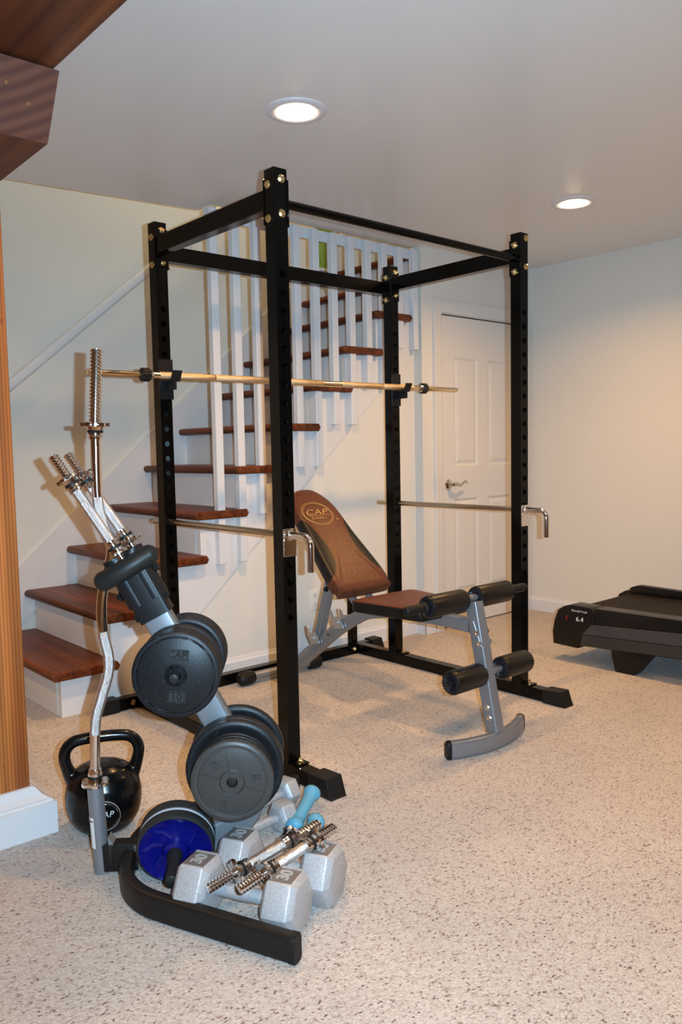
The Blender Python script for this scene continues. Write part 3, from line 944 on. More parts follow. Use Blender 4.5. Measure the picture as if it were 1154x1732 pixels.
# rollers
def roller(x0, x1, y, z, r):
    bm = NB()
    L = x1 - x0
    lathe(bm, (x0, y, z), X_, [(0, r * .90), (.004, r * .97), (.010, r), (L - .010, r), (L - .004, r * .97), (L, r * .90)], 36)
    R_ = finish('foam_roller', bm, M['foam'], bench)
    for xx, s in ((x0, -1), (x1, 1)):
        bm = NB(); N = 44
        c0 = [V((xx + s * (.0045 if i % 2 else -.002), y + r * .9 * cos(2 * pi * i / N), z + r * .9 * sin(2 * pi * i / N))) for i in range(N)]
        c1 = [V((xx + s * .008 - s * (.004 if i % 2 else 0), y + r * .68 * cos(2 * pi * i / N), z + r * .68 * sin(2 * pi * i / N))) for i in range(N)]
        c2 = [V((xx + s * .001, y + r * .45 * cos(2 * pi * i / N), z + r * .45 * sin(2 * pi * i / N))) for i in range(N)]
        rings(bm, [c0, c1, c2], False, True)
        finish('pleated_end', bm, M['pleat'], R_, smooth=20)
ru = (-.222, .582); rl = (-.300, .292)
for (yy, zz), segs, r in ((ru, ((.505, .715), (.795, 1.005)), .0445), (rl, ((.548, .725), (.852, 1.025)), .0465)):
    for a, b_ in segs:
        roller(a, b_, yy, zz, r)
bm = NB(); cyl(bm, (.49, *ru), (1.02, *ru), .014, 20); finish('upper_rod', bm, M['silver'], bench)
bm = NB(); cyl(bm, (.54, *rl), (1.03, *rl), .0135, 20, .002); finish('lower_rod', bm, M['silver'], bench)
for a, b_ in ((.495, .385), (1.015, 1.128)):
    bm = NB(); s = 1 if b_ > a else -1
    lathe(bm, (a, *ru), X_ * s, [(0, .024), (.008, .022), (.012, .0185), (abs(b_ - a) - .012, .0185), (abs(b_ - a) - .004, .016), (abs(b_ - a), .010)], 24)
    finish('hand_grip', bm, M['rubber'], bench)
for x in (.547, 1.026):
    bm = NB(); s = -1 if x < .7 else 1
    lathe(bm, (x, *rl), X_ * s, [(0, .018), (.010, .018), (.014, .012)], 20); finish('rod_cap', bm, M['pleat'], bench)
# seat
def pad(name, outline, o, ax, ay, an, th, mats, edge=.012, parent=None, top_mi=0, side_mi=1):
    """soft padded slab: outline in (ax, ay), thickness th along -an from o"""
    bm = NB()
    o = V(o)
    n = len(outline)
    cx = sum(p[0] for p in outline) / n; cy = sum(p[1] for p in outline) / n
    lay = [(-th, .97), (-th + .004, 1.0), (-edge, 1.0), (-edge * .55, .98), (-edge * .22, .93), (-edge * .05, .86), (.002, .6), (.003, .25)]
    rs = []
    for z, k in lay:
        w = []
        for px, py in outline:
            d = V((px - cx, py - cy)); L = d.length
            q = (L - (1 - k) * min(L, .13)) / L if k > .89 else k * .9 / .9
            w.append(o + ax * (cx + d.x * q) + ay * (cy + d.y * q) + an * z)
        rs.append(w)
    rings(bm, rs, True, True)
    bm.faces.ensure_lookup_table()
    for f in bm.faces:
        dz = max((v.co - o).dot(an) for v in f.verts)
        f.material_index = side_mi if dz < -edge * .3 else top_mi
    return finish(name, bm, mats, parent or bench, smooth=60)
def round_poly(pts, r, k=5):
    out = []
    n = len(pts)
    for i in range(n):
        p0, p1, p2 = V(pts[i - 1]), V(pts[i]), V(pts[(i + 1) % n])
        a = (p0 - p1).normalized(); b_ = (p2 - p1).normalized()
        A, B = p1 + a * r, p1 + b_ * r
        for j in range(k + 1):
            t = j / k
            out.append(tuple((A * (1 - t) ** 2 + p1 * 2 * t * (1 - t) + B * t ** 2)))
    return out
seat_o = round_poly([(-.150, -.098), (.150, -.098), (.195, .285), (-.195, .285)], .035)
pad('seat_pad', seat_o, (BX, 0, .540), X_, Y_, Z_, .052, [M['vinyl'], M['vinylk']])
# backrest
a_ = radians(44); BD = V((0, cos(a_), sin(a_))); BN = V((0, -sin(a_), cos(a_)))
bo_ = V((.748, .36, .56))
half = [(0.0, .132), (.02, .150), (.06, .162), (.15, .158), (.25, .148), (.35, .138), (.43, .133), (.50, .126), (.56, .108), (.605, .078), (.635, .035)]
outl = [(x, s) for s, x in half] + [(-x, s) for s, x in reversed(half)]
outl = [tuple(p) for p in smooth_path([(p[0], p[1], 0) for p in outl], 3, True)]
outl = [(p[0], p[1]) for p in outl]
M['two_tone'] = two_tone(tuple(bo_ - V((BX, .4, 0))), tuple(BD))
pad('backrest_pad', outl, bo_, X_, BD, BN, .060, [M['two_tone'], M['two_tone']], .024)
# embroidered logo
lo_ = bo_ + X_ * -.022 + BD * .462 + BN * .0038
for r1, r2 in ((.098, .073), (.090, .066)):
    bm = NB(); tube(bm, [lo_ + X_ * (r1 * cos(t)) * .92 + BD * (r2 * sin(t)) for t in [2 * pi * i / 48 for i in range(49)]], .0013, 6)
    finish('embroidered_ring', bm, M['thread_gold'], bench)
bm = NB()
merge(bm, text_bm('CAP', .050, lo_ + BD * .008 - X_ * .006, X_, BD, .001, -.0006, 1.0, .3, 1.45))
merge(bm, text_bm('BARBELL', .017, lo_ - BD * .029 - X_ * .004, X_, BD, .001, -.0003, 1.2, .2, 1.25))
prism(bm, [(-.062, -.0145), (.07, -.0145), (.07, -.0125), (-.062, -.0125)], lo_, X_, BD, BN, .001)
merge(bm, text_bm('TM', .012, lo_ + X_ * .098 - BD * .045, X_, BD, .001, 0, 1))
finish('embroidered_lettering', bm, M['thread_gold'], bench, smooth=0)
# back support
for dx in (-.05, .05):
    bm = NB(); sweep(bm, [bo_ + X_ * dx - BN * .076 - BD * .02, bo_ + X_ * dx - BN * .076 + BD * .42], rrect(.026, .026, .004, 2), up=BN); finish('backrest_rail', bm, M['silver'], bench)
bm = NB(); sweep(bm, [(BX, .624, .60), (BX, .735, .262)], rrect(.040, .046, .006, 3), up=X_); finish('support_strut', bm, M['silver'], bench)
bm = NB(); hexbolt(bm, (BX - .024, .640, .520), -X_, .010, .012, 0); finish('strut_knob', bm, M['rubber'], bench)
# hook plates and pivot bolts
for (y, z) in ((.735, .268), (.555, .372)):
    bm = NB()
    for dx in (-.034, .029):
        prism(bm, round_poly([(y - .045, z - .022), (y + .02, z - .035), (y + .05, z + .01), (y + .058, z + .055), (y + .044, z + .05), (y + .032, z + .022), (y - .015, z + .03)], .008, 2), (BX + dx, 0, 0), Y_, Z_, X_, .005)
    cyl(bm, (BX - .045, y, z), (BX + .045, y, z), .009, 14, .002)
    finish('hook_plate', bm, M['zinc'], bench, smooth=30)
for (y, z) in ((.63, .300), (.70, .250)):
    bm = NB(); lathe(bm, (BX - .0285, y, z), -X_, [(0, .006), (.0008, .006)], 12); finish('adjustment_hole', bm, M['dark'], bench)
bm = NB(); cyl(bm, (.515, 1.062, .038), (.995, 1.058, .038), .022, 20); finish('rear_foot', bm, M['silver'], bench)
for x0, x1 in ((.585, .490), (.935, 1.03)):
    bm = NB(); s = 1 if x1 > x0 else -1
    lathe(bm, (x0, 1.06, .037), X_ * s, [(0, .025), (.01, .033), (.05, .036), (.08, .034), (.093, .022), (.095, .004)], 24)
    finish('rubber_foot', bm, M['rubber'], bench)

# ------------------------------------------------------------------ weight tree
TK = V((-.37, -.51, 0)); Tm = V((.787, -.617, 0)).normalized(); Tn = V((Tm.y, -Tm.x, 0))
def TP(s, t, z):
    return TK + Tm * s + Tn * t + Z_ * z
tree = thing('weight_tree', 'slanted silver plate tree on a black V-shaped base in front of the rack', 'weight rack', TP(-.25, 0, 0))
hp = [(-.002, .461), (-.315, .279), (-.380, .238), (-.420, .198), (-.452, .145), (-.470, .08), (-.475, 0)]
full = [TP(s, t, .036) for s, t in hp] + [TP(s, -t, .036) for s, t in reversed(hp[:-1])]
mid_ = smooth_path(full[1:-1], 5)
bm = NB(); sweep(bm, [full[0]] + mid_ + [full[-1]], rrect(.036, .070, .012, 4)); finish('base', bm, M['basebk'], tree)
for e, f_ in ((full[0], full[1]), (full[-1], full[-2])):
    d = (e - f_).normalized(); sd = d.cross(Z_)
    bm = NB(); rings(bm, [[e + d * t + sd * a * k + Z_ * b_ * k for a, b_ in rrect(.037, .071, .012, 4)] for t, k in ((-.012, 1.02), (.003, 1.02), (.006, .93))]); finish('end_cap', bm, M['rubber'], tree)
cpts = [(-.452, .045), (-.33, .068), (-.245, .092), (-.185, .118), (-.145, .155), (-.128, .205), (-.135, .265), (-.160, .325), (-.237, .476), (-.372, .737), (-.435, .86)]
cp = smooth_path([TP(s, 0, z) for s, z in cpts], 4)
bm = NB(); sweep(bm, cp, rrect(.080, .052, .010, 3), up=Tn); finish('column', bm, M['silver'], tree)
cd = (TP(-.459, 0, .888) - TP(0, 0, 0)); cd = (Tm * -.459 + Z_ * .888).normalized(); ce = (Tm * .888 + Z_ * .459).normalized()
cc0 = TP(-.372, 0, .737)
def CL(u, e, t=0):      # along column, across, toward viewer
    return cc0 + cd * u + ce * e + Tn * t
bm = NB(); sweep(bm, [CL(.0, 0), CL(.155, 0)], rrect(.094, .066, .010, 3), up=Tn)
for e in (-.026, .026):
    lathe(bm, CL(.05, e, .0), cd, [(0, .034), (.145, .034)], 24)
finish('bar_holder', bm, M['blackp'], tree)
for e, u in ((-.030, .198), (.030, .198)):
    bm = NB(); lathe(bm, CL(u - .02, e), cd, [(0, .030), (.022, .030), (.024, .026)], 28); finish('socket_ring', bm, M['blackp'], tree)
bm = NB()
loop = [CL(.163 + .0, -.066, .030), CL(.163, -.035, .058), CL(.163, 0, .064), CL(.163, .04, .058), CL(.163, .078, .034), CL(.163, .083, -.01), CL(.163, .06, -.05), CL(.163, 0, -.064), CL(.163, -.05, -.05), CL(.163, -.071, -.01)]
tube(bm, smooth_path([CL(.158, -.072, .040), CL(.158, -.03, .052), CL(.160, .02, .050), CL(.163, .072, .034)], 6), .028, 20)
for q, d_ in ((CL(.158, -.072, .040), -1), (CL(.163, .072, .034), 1)):
    dd = ce * d_ + Tn * (-.22)
    lathe(bm, q, dd, [(-.004, .0281), (.006, .0270), (.014, .023), (.021, .014), (.024, .003)], 20)
finish('cushioned_grip', bm, M['greygrip'], tree)
for u, e, s in ((.02, -.047, -1), (.095, -.060, -1), (.125, .060, 1), (.045, .047, 1)):
    bm = NB(); hexbolt(bm, CL(u, e, 0), ce * s, .012, .010, 0); finish('knob', bm, M['rubber'], tree)
PEG = [(-.305, .608), (-.163, .3245)]
for s, z in PEG:
    for sg, L in ((1, .192 if s > -.2 and False else (.192 if z > .5 else .177)), (-1, .15)):
        bm = NB(); cyl(bm, TP(s, sg * .026, z), TP(s, sg * L, z), .0125, 20, .002)
        lathe(bm, TP(s, sg * .026, z), Tn * sg, [(0, .024), (.006, .022), (.008, .013)], 20)
        pg = finish('peg', bm, M['greygrip'], tree)
# barbell holder tube
ta, tb = V(TP(-.556, 0, .003)), V(TP(-.566, 0, .250))
bm = NB(); d = tb - ta; L = d.length
lathe(bm, ta, d, [(0, .0225), (L, .0225), (L, .0185), (L - .02, .0185)], 28, True, True); finish('bar_tube', bm, M['silver'], tree)
bm = NB()
prism(bm, rrect(.105, .080, .010, 3), TP(-.500, -.020, .048), Tm, Z_, Tn, .040, .001); finish('tube_bracket', bm, M['basebk'], tree, smooth=30)
bm = NB(); prism(bm, [(-.532, .008), (-.532, .110), (-.518, .088), (-.518, .008)], TP(0, -.02, 0) , Tm, Z_, Tn, .040, .001); finish('weld_plate', bm, M['silver'], tree, smooth=0)
bm = NB(); hexbolt(bm, TP(-.495, .0205, .045), Tn, .008, .006, 0); finish('bolt', bm, M['rubber'], tree)
bm = NB()
w = []
dn = d.normalized(); sx, sy = Tn, Tn.cross(dn)
for zz in (.075, .165):
    w.append([ta + dn * zz + (Tn * cos(a) - Tm * sin(a)) * .0229 for a in [radians(t) for t in range(18, 72, 9)]])
vv = [[bm.verts.new(p) for p in r] for r in w]
for i in range(len(vv[0]) - 1):
    bm.faces.new((vv[0][i], vv[0][i + 1], vv[1][i + 1], vv[1][i]))
st_ = finish('sticker', bm, M['label'], tree)
bm = NB()
w = []
for zz in (.152, .156):
    w.append([ta + dn * zz + (Tn * cos(a) - Tm * sin(a)) * .0232 for a in [radians(t) for t in range(24, 64, 8)]])
vv = [[bm.verts.new(p) for p in r] for r in w]
for i in range(len(vv[0]) - 1):
    bm.faces.new((vv[0][i], vv[0][i + 1], vv[1][i + 1], vv[1][i]))
finish('printed_line', bm, M['line_and_shade'], st_)

# plates ---------------------------------------------------------------
def plate_bm(R, th, hole=.0148):
    bm = NB()
    # closed torus-like section lathed
    prof = [(0, hole), (0, .030), (.003, .034), (.004, R - .022), (0, R - .016), (.0, R - .006), (.004, R), (th - .004, R), (th, R - .006), (th, R - .016), (th - .004, R - .022), (th - .003, .034), (th, .030), (th, hole)]
    N = 56
    rs = [[V((r * cos(2 * pi * i / N), r * sin(2 * pi * i / N), z - 0)) for i in range(N)] for z, r in prof]
    rs.append(rs[0])
    rings(bm, rs, False, False)
    bmesh.ops.remove_doubles(bm, verts=bm.verts, dist=1e-6)
    return bm
def put_plate(name, peg, t0, R, th, label, group, m='iron', side=1):
    s, z = PEG[peg]
    bm = plate_bm(R, th)
    o = finish(name, bm, M[m], local=True, smooth=35)
    # local z -> Tn (front face outward), local x -> Tm
    mm = Matrix((Tm, Tn.cross(Tm), Tn)).transposed().to_4x4()
    mm.translation = TP(s, t0 if side > 0 else t0, z - .0022)
    o.matrix_world = mm
    tag(o, label, 'weight plate', group)
    return o, mm
ords = ['nearest the silver column', 'second from the silver column', 'third from the silver column']
t = .034
for i in range(3):
    put_plate('weight_plate', 0, t, .1145 if i != 1 else .112, .029, 'round black plate on the upper peg facing the viewer, ' + ords[i], 'black plates on the upper peg')
    t += .0292
fp_, fm = put_plate('weight_plate', 0, t, .1160, .029, 'black 10 pound plate with raised CAP lettering, front of the upper peg', 'black plates on the upper peg')
OFF[fp_.name] = V((0, 0, 0))
# flat raised face + lettering (local coordinates of the plate)
Xl = V((Tm.dot(CR), 0, 0))
bm = NB(); prof = [(.0262, .0150), (.0290, .0165), (.0290, .104), (.0270, .107)]
rings(bm, [[V((r * cos(2 * pi * i / 48), r * sin(2 * pi * i / 48), z)) for i in range(48)] for z, r in prof], False, False)
def lpart(name, bm, m, par, smooth=0):
    bmesh.ops.recalc_face_normals(bm, faces=bm.faces)
    me = bpy.data.meshes.new(name); bm.to_mesh(me); bm.free(); me.materials.append(M[m])
    if smooth: me.shade_smooth(); me.set_sharp_from_angle(angle=radians(smooth))
    o = bpy.data.objects.new(name, me); C.objects.link(o); o.parent = par
    return o
# local x = Tm (screen right), local y = Tn x Tm = ? up or down
upl = 1.0 if Tn.cross(Tm).z > 0 else -1.0
lx, ly, lz = V((1, 0, 0)), V((0, upl, 0)), V((0, 0, 1))
if upl < 0: lx = V((1, 0, 0))
lpart('plate_face', bm, 'iron', fp_, 35)
def badge(word, oy, w, hh, size, rot=0.0, z=.0290):
    c = V((.006 if word == 'CAP' else .0, 0, z)) + ly * oy
    R_ = Matrix.Rotation(rot, 3, 'Z')
    ax, ay = R_ @ lx, R_ @ ly
    bm = NB()
    for a, b_ in (((-w, -hh), (w, -hh + .0025)), ((-w, hh - .0025), (w, hh)), ((-w, -hh), (-w + .0025, hh)), ((w - .0025, -hh), (w, hh))):
        prism(bm, [(a[0], a[1]), (b_[0], a[1]), (b_[0], b_[1]), (a[0], b_[1])], c, ax, ay, lz, .0016)
    lpart('label_border', bm, 'iron', fp_)
    bm = NB()
    for k_ in (0,):
        prism(bm, [(-w - .0015, -hh - .0015), (w + .0015, -hh - .0015), (w + .0015, hh + .0015), (-w - .0015, hh + .0015)], c, ax, ay, lz, .0004)
    lpart('label_shade', bm, 'line_and_shade', fp_)  # thin dark panel, shadow around the raised letters put into colour
    bm = NB(); merge(bm, text_bm(word, size, c + lz * .001, ax, ay, .0014, .0006, 1.05))
    lpart('raised_lettering', bm, 'iron', fp_)
badge('CAP', .055, .029, .0135, .026, -.10)
badge('10', -.058, .021, .0145, .030, -.06)
t = -.034 - .029
for i in range(3):
    put_plate('weight_plate', 0, t, .1145, .029, 'black plate on the back side of the upper peg, ' + ords[i], 'black plates on the back of the upper peg')
    t -= .0292
# lower peg
t = .034
for i in range(2):
    put_plate('weight_plate', 1, t, .1340, .030, 'large black plate on the lower peg facing the viewer, ' + ords[i], 'large black plates on the lower peg')
    t += .0302
for i in range(3):
    put_plate('weight_plate', 1, t, .1085, .0215, 'smaller black plate stacked on the lower peg, ' + ['against the large plates', 'in the middle of the small ones', 'directly behind the grey plate'][i], 'smaller plates on the lower peg')
    t += .0217
gpl, gm = put_plate('weight_plate', 1, t, .1095, .0215, 'grey enamelled 5 pound plate at the front of the lower peg', None, 'grey_plate')
for rr_, w_ in ((.0895, .0008), (.033, .0009), (.1075, .0016)):
    bm = NB(); zz = .0190 if rr_ < .1 else .0185
    if rr_ < .1:
        rings(bm, [[V((q * cos(2 * pi * i / 60), q * sin(2 * pi * i / 60), z)) for i in range(60)] for z, q in ((.0212, rr_ - w_), (.0216, rr_), (.0212, rr_ + w_))], False, False)
        if rr_ > .05: lpart('groove_ring', bm, 'line_and_shade', gpl)
        else: lpart('groove_ring', bm, 'line_and_shade', gpl)
    else:
        bm.free()
# flat face of the grey plate
bm = NB()
rings(bm, [[V((q * cos(2 * pi * i / 60), q * sin(2 * pi * i / 60), z)) for i in range(60)] for z, q in ((.0180, .032), (.0212, .0325), (.0212, .098), (.0205, .0995))], False, False)
lpart('plate_face', bm, 'grey_plate', gpl, 35)
for ang_ in (162, -20, 100):
    a = radians(ang_); dv = lx * cos(a) + ly * sin(a); pv = lx * -sin(a) + ly * cos(a)
    bm = NB(); prism(bm, [(.033, -.0007), (.089, -.0007), (.089, .0007), (.033, .0007)], V((0, 0, .0212)), dv, pv, lz, .0005); lpart('radial_groove', bm, 'line_and_shade', gpl)
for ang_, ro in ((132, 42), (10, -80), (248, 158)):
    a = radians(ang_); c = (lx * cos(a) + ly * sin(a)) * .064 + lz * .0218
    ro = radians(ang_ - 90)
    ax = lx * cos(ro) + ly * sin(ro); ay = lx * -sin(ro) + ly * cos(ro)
    bm = NB(); merge(bm, text_bm('5', .027, c - lz * .0003, ax, ay, .0004, .0024)); lpart('lettering_shade', bm, 'line_and_shade', gpl)  # bolder dark digit painted as the shadow edge of the raised one
    bm = NB(); merge(bm, text_bm('5', .027, c, ax, ay, .0016, .0006)); lpart('raised_lettering', bm, 'grey_plate', gpl)
t = -.034 - .03
for i in range(3):
    put_plate('weight_plate', 1, t, (.134, .120, .1145)[i], .030, 'black plate on the back side of the lower peg, ' + ords[i], 'black plates on the back of the lower peg')
    t -= .0302

# ------------------------------------------------------------------ bars with star collars
def star(bm, o, d, r=.031, th=.011, phase=0.0):
    o = V(o); d = V(d).normalized(); x, y = frame_for(d)
    N = 48
    def rad(i):
        a = (i / N * 6) % 1.0
        return r * (1.0 if a < .42 else (.93 if a < .5 else (.80 if a < .92 else .90)))
    rs = []
    for t, k in ((0, .96), (.0015, 1), (th - .0015, 1), (th, .96)):
        rs.append([o + d * t + (x * cos(2 * pi * i / N + phase) + y * sin(2 * pi * i / N + phase)) * rad(i) * k for i in range(N)])
    rings(bm, rs)
def threads(bm, o, d, L, r, pitch=.0088):
    n = int(L / pitch)
    prof = [(0, r * .35), (.0005, r * .8)]
    for i in range(n):
        t = .002 + i * (L - .003) / n
        p = (L - .003) / n
        prof += [(t, r * .79), (t + p * .25, r), (t + p * .55, r), (t + p * .80, r * .79)]
    prof += [(L, r * .79)]
    lathe(bm, o, d, prof, 20)
def collar_parts(root, o, d, outward, phase=0.0, r=.034):
    """o: inner shoulder; d: axis toward the thread"""
    bm = NB(); lathe(bm, V(o) - V(d) * .004, d, [(0, .0185), (.006, .0185), (.008, .016), (.010, .019), (.017, .019)], 24); finish('stop_ring', bm, M['chrome'], root, local=True)
    bm = NB(); lathe(bm, V(o) + V(d) * .013, d, [(0, .0200), (.004, .0205), (.008, .0200)], 24); finish('rubber_washer', bm, M['rubber'], root, local=True)
    bm = NB(); lathe(bm, V(o) + V(d) * .021, d, [(0, .0195), (.007, .0215), (.009, .022)], 24); star(bm, V(o) + V(d) * .030, d, r, .011, phase); finish('star_collar', bm, M['chrome'], root, local=True, smooth=30)
def dumbbell_bar(name, p0, p1, label, c0=.098, c1=.098, ph=0.0, group=None, grip='knurl'):
    """p0 visible thread tip, p1 other tip"""
    p0 = V(p0); p1 = V(p1); d = (p1 - p0); L = d.length; d.normalize()
    root = thing(name, label, 'dumbbell bar', (0, 0, 0), group)
    root.location = p0
    root.rotation_mode = 'QUATERNION'
    root.rotation_quaternion = V((1, 0, 0)).rotation_difference(d)
    dx = V((1, 0, 0))
    bm = NB(); threads(bm, (0, 0, 0), dx, c0 + .02, .0138); finish('threaded_end', bm, M['chrome'], root, local=True, smooth=30)
    bm = NB(); threads(bm, (L, 0, 0), -dx, c1 + .02, .0138); finish('threaded_end', bm, M['chrome'], root, local=True, smooth=30)
    bm = NB(); cyl(bm, (c0 + .01, 0, 0), (L - c1 - .01, 0, 0), .0140, 24); finish('grip', bm, M[grip], root, local=True)
    collar_parts(root, (c0 + .048, 0, 0), -dx, 0, ph)
    collar_parts(root, (L - c1 - .048, 0, 0), dx, 0, ph + .3)
    return root
dumbbell_bar('dumbbell_bar', TP(-.635, .02, 1.190), TP(-.448, .02, .884), 'chrome dumbbell bar standing in the tree top socket, the left one', .062, .028, .2, 'chrome bars in the tree sockets')
dumbbell_bar('dumbbell_bar', TP(-.607, -.02, 1.194), TP(-.424, -.02, .912), 'chrome dumbbell bar standing in the tree top socket, right beside the curl bar', .062, .028, .9, 'chrome bars in the tree sockets')
dumbbell_bar('dumbbell_bar', (-.736, -.618, .106), (-.386, -.637, .166), 'loose chrome dumbbell bar lying across the hex dumbbells, the rear of the two', .072, .072, .5, 'loose chrome bars on the dumbbells')
dumbbell_bar('dumbbell_bar', (-.709, -.716, .132), (-.376, -.689, .170), 'loose chrome dumbbell bar lying across the hex dumbbells, the front of the two', .072, .06, 1.1, 'loose chrome bars on the dumbbells')

# curl bar
ez = [(-.510, 1.477), (-.5225, 1.278), (-.523, 1.237), (-.525, 1.091), (-.519, 1.025), (-.504, .967), (-.492, .926), (-.508, .855), (-.521, .811), (-.5275, .744), (-.524, .685), (-.513, .626), (-.516, .575), (-.537, .508), (-.555, .449), (-.5605, .390), (-.5635, .305), (-.566, .26), (-.5665, .20)]
eo = V(TP(-.556, 0, .01))
ezr = thing('curl_bar', 'zigzag chrome curl bar standing upright in the tree holder tube', 'curl bar', eo)
P3 = [TP(s, 0, z) for s, z in ez]
path = smooth_path(P3[1:], 5)
def part_path(z0, z1): return [p for p in path if z0 <= p.z <= z1]
bm = NB(); tube(bm, part_path(.20, 1.29), .0143, 20); finish('shaft', bm, M['chrome'], ezr)
for z0, z1 in ((.93, 1.09), (.39, .70)):
    bm = NB(); tube(bm, part_path(z0, z1), .0149, 20); finish('knurled_grip', bm, M['knurl'], ezr)
d = (P3[0] - P3[1]).normalized()
bm = NB(); threads(bm, P3[0], -d, (P3[0] - P3[1]).length + .01, .0172, .0096); finish('threaded_end', bm, M['chrome'], ezr, smooth=30)
def collar_w(root, o, d, ph):
    o = V(o); d = V(d).normalized()
    bm = NB(); lathe(bm, o, d, [(0, .0175), (.008, .0185), (.010, .016), (.012, .0200), (.017, .0200)], 24); finish('stop_ring', bm, M['chrome'], root)
    bm = NB(); lathe(bm, o + d * .017, d, [(0, .0195), (.004, .0215), (.008, .0200)], 24); finish('rubber_washer', bm, M['rubber'], root)
    bm = NB(); lathe(bm, o + d * .025, d, [(0, .0205), (.007, .0225), (.009, .023)], 24); star(bm, o + d * .034, d, .039, .012, ph); finish('star_collar', bm, M['chrome'], root, smooth=30)
collar_w(ezr, TP(-.5235, 0, 1.232), TP(-.5225, 0, 1.278) - TP(-.5235, 0, 1.232), .35)
collar_w(ezr, TP(-.5640, 0, .303), TP(-.5665, 0, .20) - TP(-.5640, 0, .303), .8)

# ------------------------------------------------------------------ hex dumbbells
def hex_dumbbell(name, c, axis, flats, head, total, hr, label, text=None, group=None, rot=0.0):
    """local x = axis, z up, origin on floor under the centre"""
    root = thing(name, label, 'dumbbell', (0, 0, 0), group)
    root.location = c
    root.rotation_euler = (0, 0, atan2(axis[1], axis[0]))
    zc = flats / 2
    Rv = flats / 2 / cos(pi / 6)
    for s in (-1, 1):
        bm = NB()
        x1 = s * total / 2; x0 = s * (total / 2 - head)
        ch = head * .16
        rs = []
        for x, k in ((x0, .72), (x0 + s * ch, 1.0), (x1 - s * ch, 1.0), (x1, .80)):
            rs.append([V((x, Rv * k * cos(pi / 3 * i), zc + Rv * k * sin(pi / 3 * i))) for i in range(6)])
        rings(bm, rs)
        bmesh.ops.bevel(bm, geom=list(bm.edges), offset=flats * .016, segments=2, profile=.5, affect='EDGES')
        hd = finish('head', bm, M['hammer'], root, local=True, smooth=25)
        if text:
            xc = (x0 + x1) / 2
            w, hh = head * .33, Rv * .44
            bm = NB(); box(bm, (xc - w, -hh, flats - .0004), (xc + w, hh, flats + .0003))
            pl_ = finish('label_panel', bm, M['label_grey'], hd, local=True, smooth=0)
            bm = NB(); merge(bm, text_bm(text, flats * .32, (xc, -.002, flats + .0006), V((0, 1, 0)), V((-1, 0, 0)), .0012, .0012, 1.0))
            box(bm, (xc - w, hh * .80, flats), (xc + w, hh * .98, flats + .0016))
            finish('raised_number', bm, M['hammer'], hd, local=True, smooth=0)
    bm = NB()
    L = total - 2 * head
    n = 14
    lathe(bm, (-L / 2 - .004, 0, zc), V((1, 0, 0)), [((L + .008) * i / n, hr * (1 + .16 * sin(pi * i / n))) for i in range(n + 1)], 24)
    finish('handle', bm, M['hammer'], root, local=True)
    return root
AX = (.459, -.888)
hex_dumbbell('hex_dumbbell', (-.648, -.644, 0), AX, .142, .092, .338, .0165, 'large grey 30 pound hex dumbbell nearest the black base arm, in the front', '30', 'large 30 pound hex dumbbells')
hex_dumbbell('hex_dumbbell', (-.494, -.600, 0), AX, .142, .092, .338, .0165, 'large grey 30 pound hex dumbbell on the outer side, under the chrome bar ends', '30', 'large 30 pound hex dumbbells')
hex_dumbbell('hex_dumbbell', (-.252, -.200, 0), (.98, .19), .088, .062, .255, .0135, 'small grey hex dumbbell at the back beside the rack foot', None, 'small hex dumbbells')
hex_dumbbell('hex_dumbbell', (-.368, -.322, 0), (1.0, .03), .088, .062, .250, .0135, 'small grey hex dumbbell between the plates and the blue dumbbells', None, 'small hex dumbbells')

def bone(name, p0, p1, label):
    p0 = V(p0); p1 = V(p1); d = (p1 - p0).normalized(); L = (p1 - p0).length
    o = V(((p0 + p1) / 2)[:2] + (0,)) if False else V(((p0.x + p1.x) / 2, (p0.y + p1.y) / 2, 0))
    r = thing(name, label, 'dumbbell', o, 'light blue vinyl dumbbells')
    bm = NB(); hh = L / 2
    pr = [(0, .002), (.002, .012), (.006, .022), (.012, .0275), (.020, .029), (.028, .0275), (.034, .024), (.042, .021), (.06, .0205), (hh, .0195)]
    lathe(bm, p0, d, [(a, b_) for a, b_ in pr] + [(L - a, b_) for a, b_ in reversed(pr[:-1])], 28)
    finish('vinyl_body', bm, M['skyblue'], r)
bone('vinyl_dumbbell', (-.128, -.296, .078), (-.296, -.395, .030), 'light blue vinyl dumbbell, the upper one leaning beside the small hex dumbbells')
bone('vinyl_dumbbell', (-.192, -.392, .030), (-.352, -.489, .030), 'light blue vinyl dumbbell lying half hidden under the chrome bar ends')

# ------------------------------------------------------------------ ab wheel
hub = V((-.694, -.389, .105)); ad = V((-.565, -.807, -.174)).normalized()
aw = thing('ab_wheel', 'double ab roller wheel with blue sides and dark handles leaning inside the tree base', 'ab wheel', (hub.x, hub.y, 0))
Rw = .106
for t0 in (0.0, -.046):
    bm = NB(); o = hub + ad * (t0 - .036)
    lathe(bm, o, ad, [(0, Rw * .93), (0, Rw * .97), (.004, Rw), (.032, Rw), (.036, Rw * .97), (.036, Rw * .93)], 56, False, False)
    ty = finish('wheel_tyre', bm, M['tyre'], aw)
    bm = NB()
    N = 72
    rs = []
    for q, dz in ((Rw * .935, .001), (Rw * .88, -.004), (Rw * .60, -.010), (Rw * .36, -.004), (Rw * .30, .010), (.0185, .016)):
        ring = []
        x, y = frame_for(ad)
        for i in range(N):
            a = 2 * pi * i / N + q * 9
            z_ = dz + (.004 * (1 if (i % 9) < 1 else 0) if Rw * .4 < q < Rw * .9 else 0)
            ring.append(hub + ad * (t0 + z_) + (x * cos(a) + y * sin(a)) * q)
        rs.append(ring)
    rings(bm, rs, False, True)
    finish('wheel_disc', bm, M['blue'], aw, smooth=40)
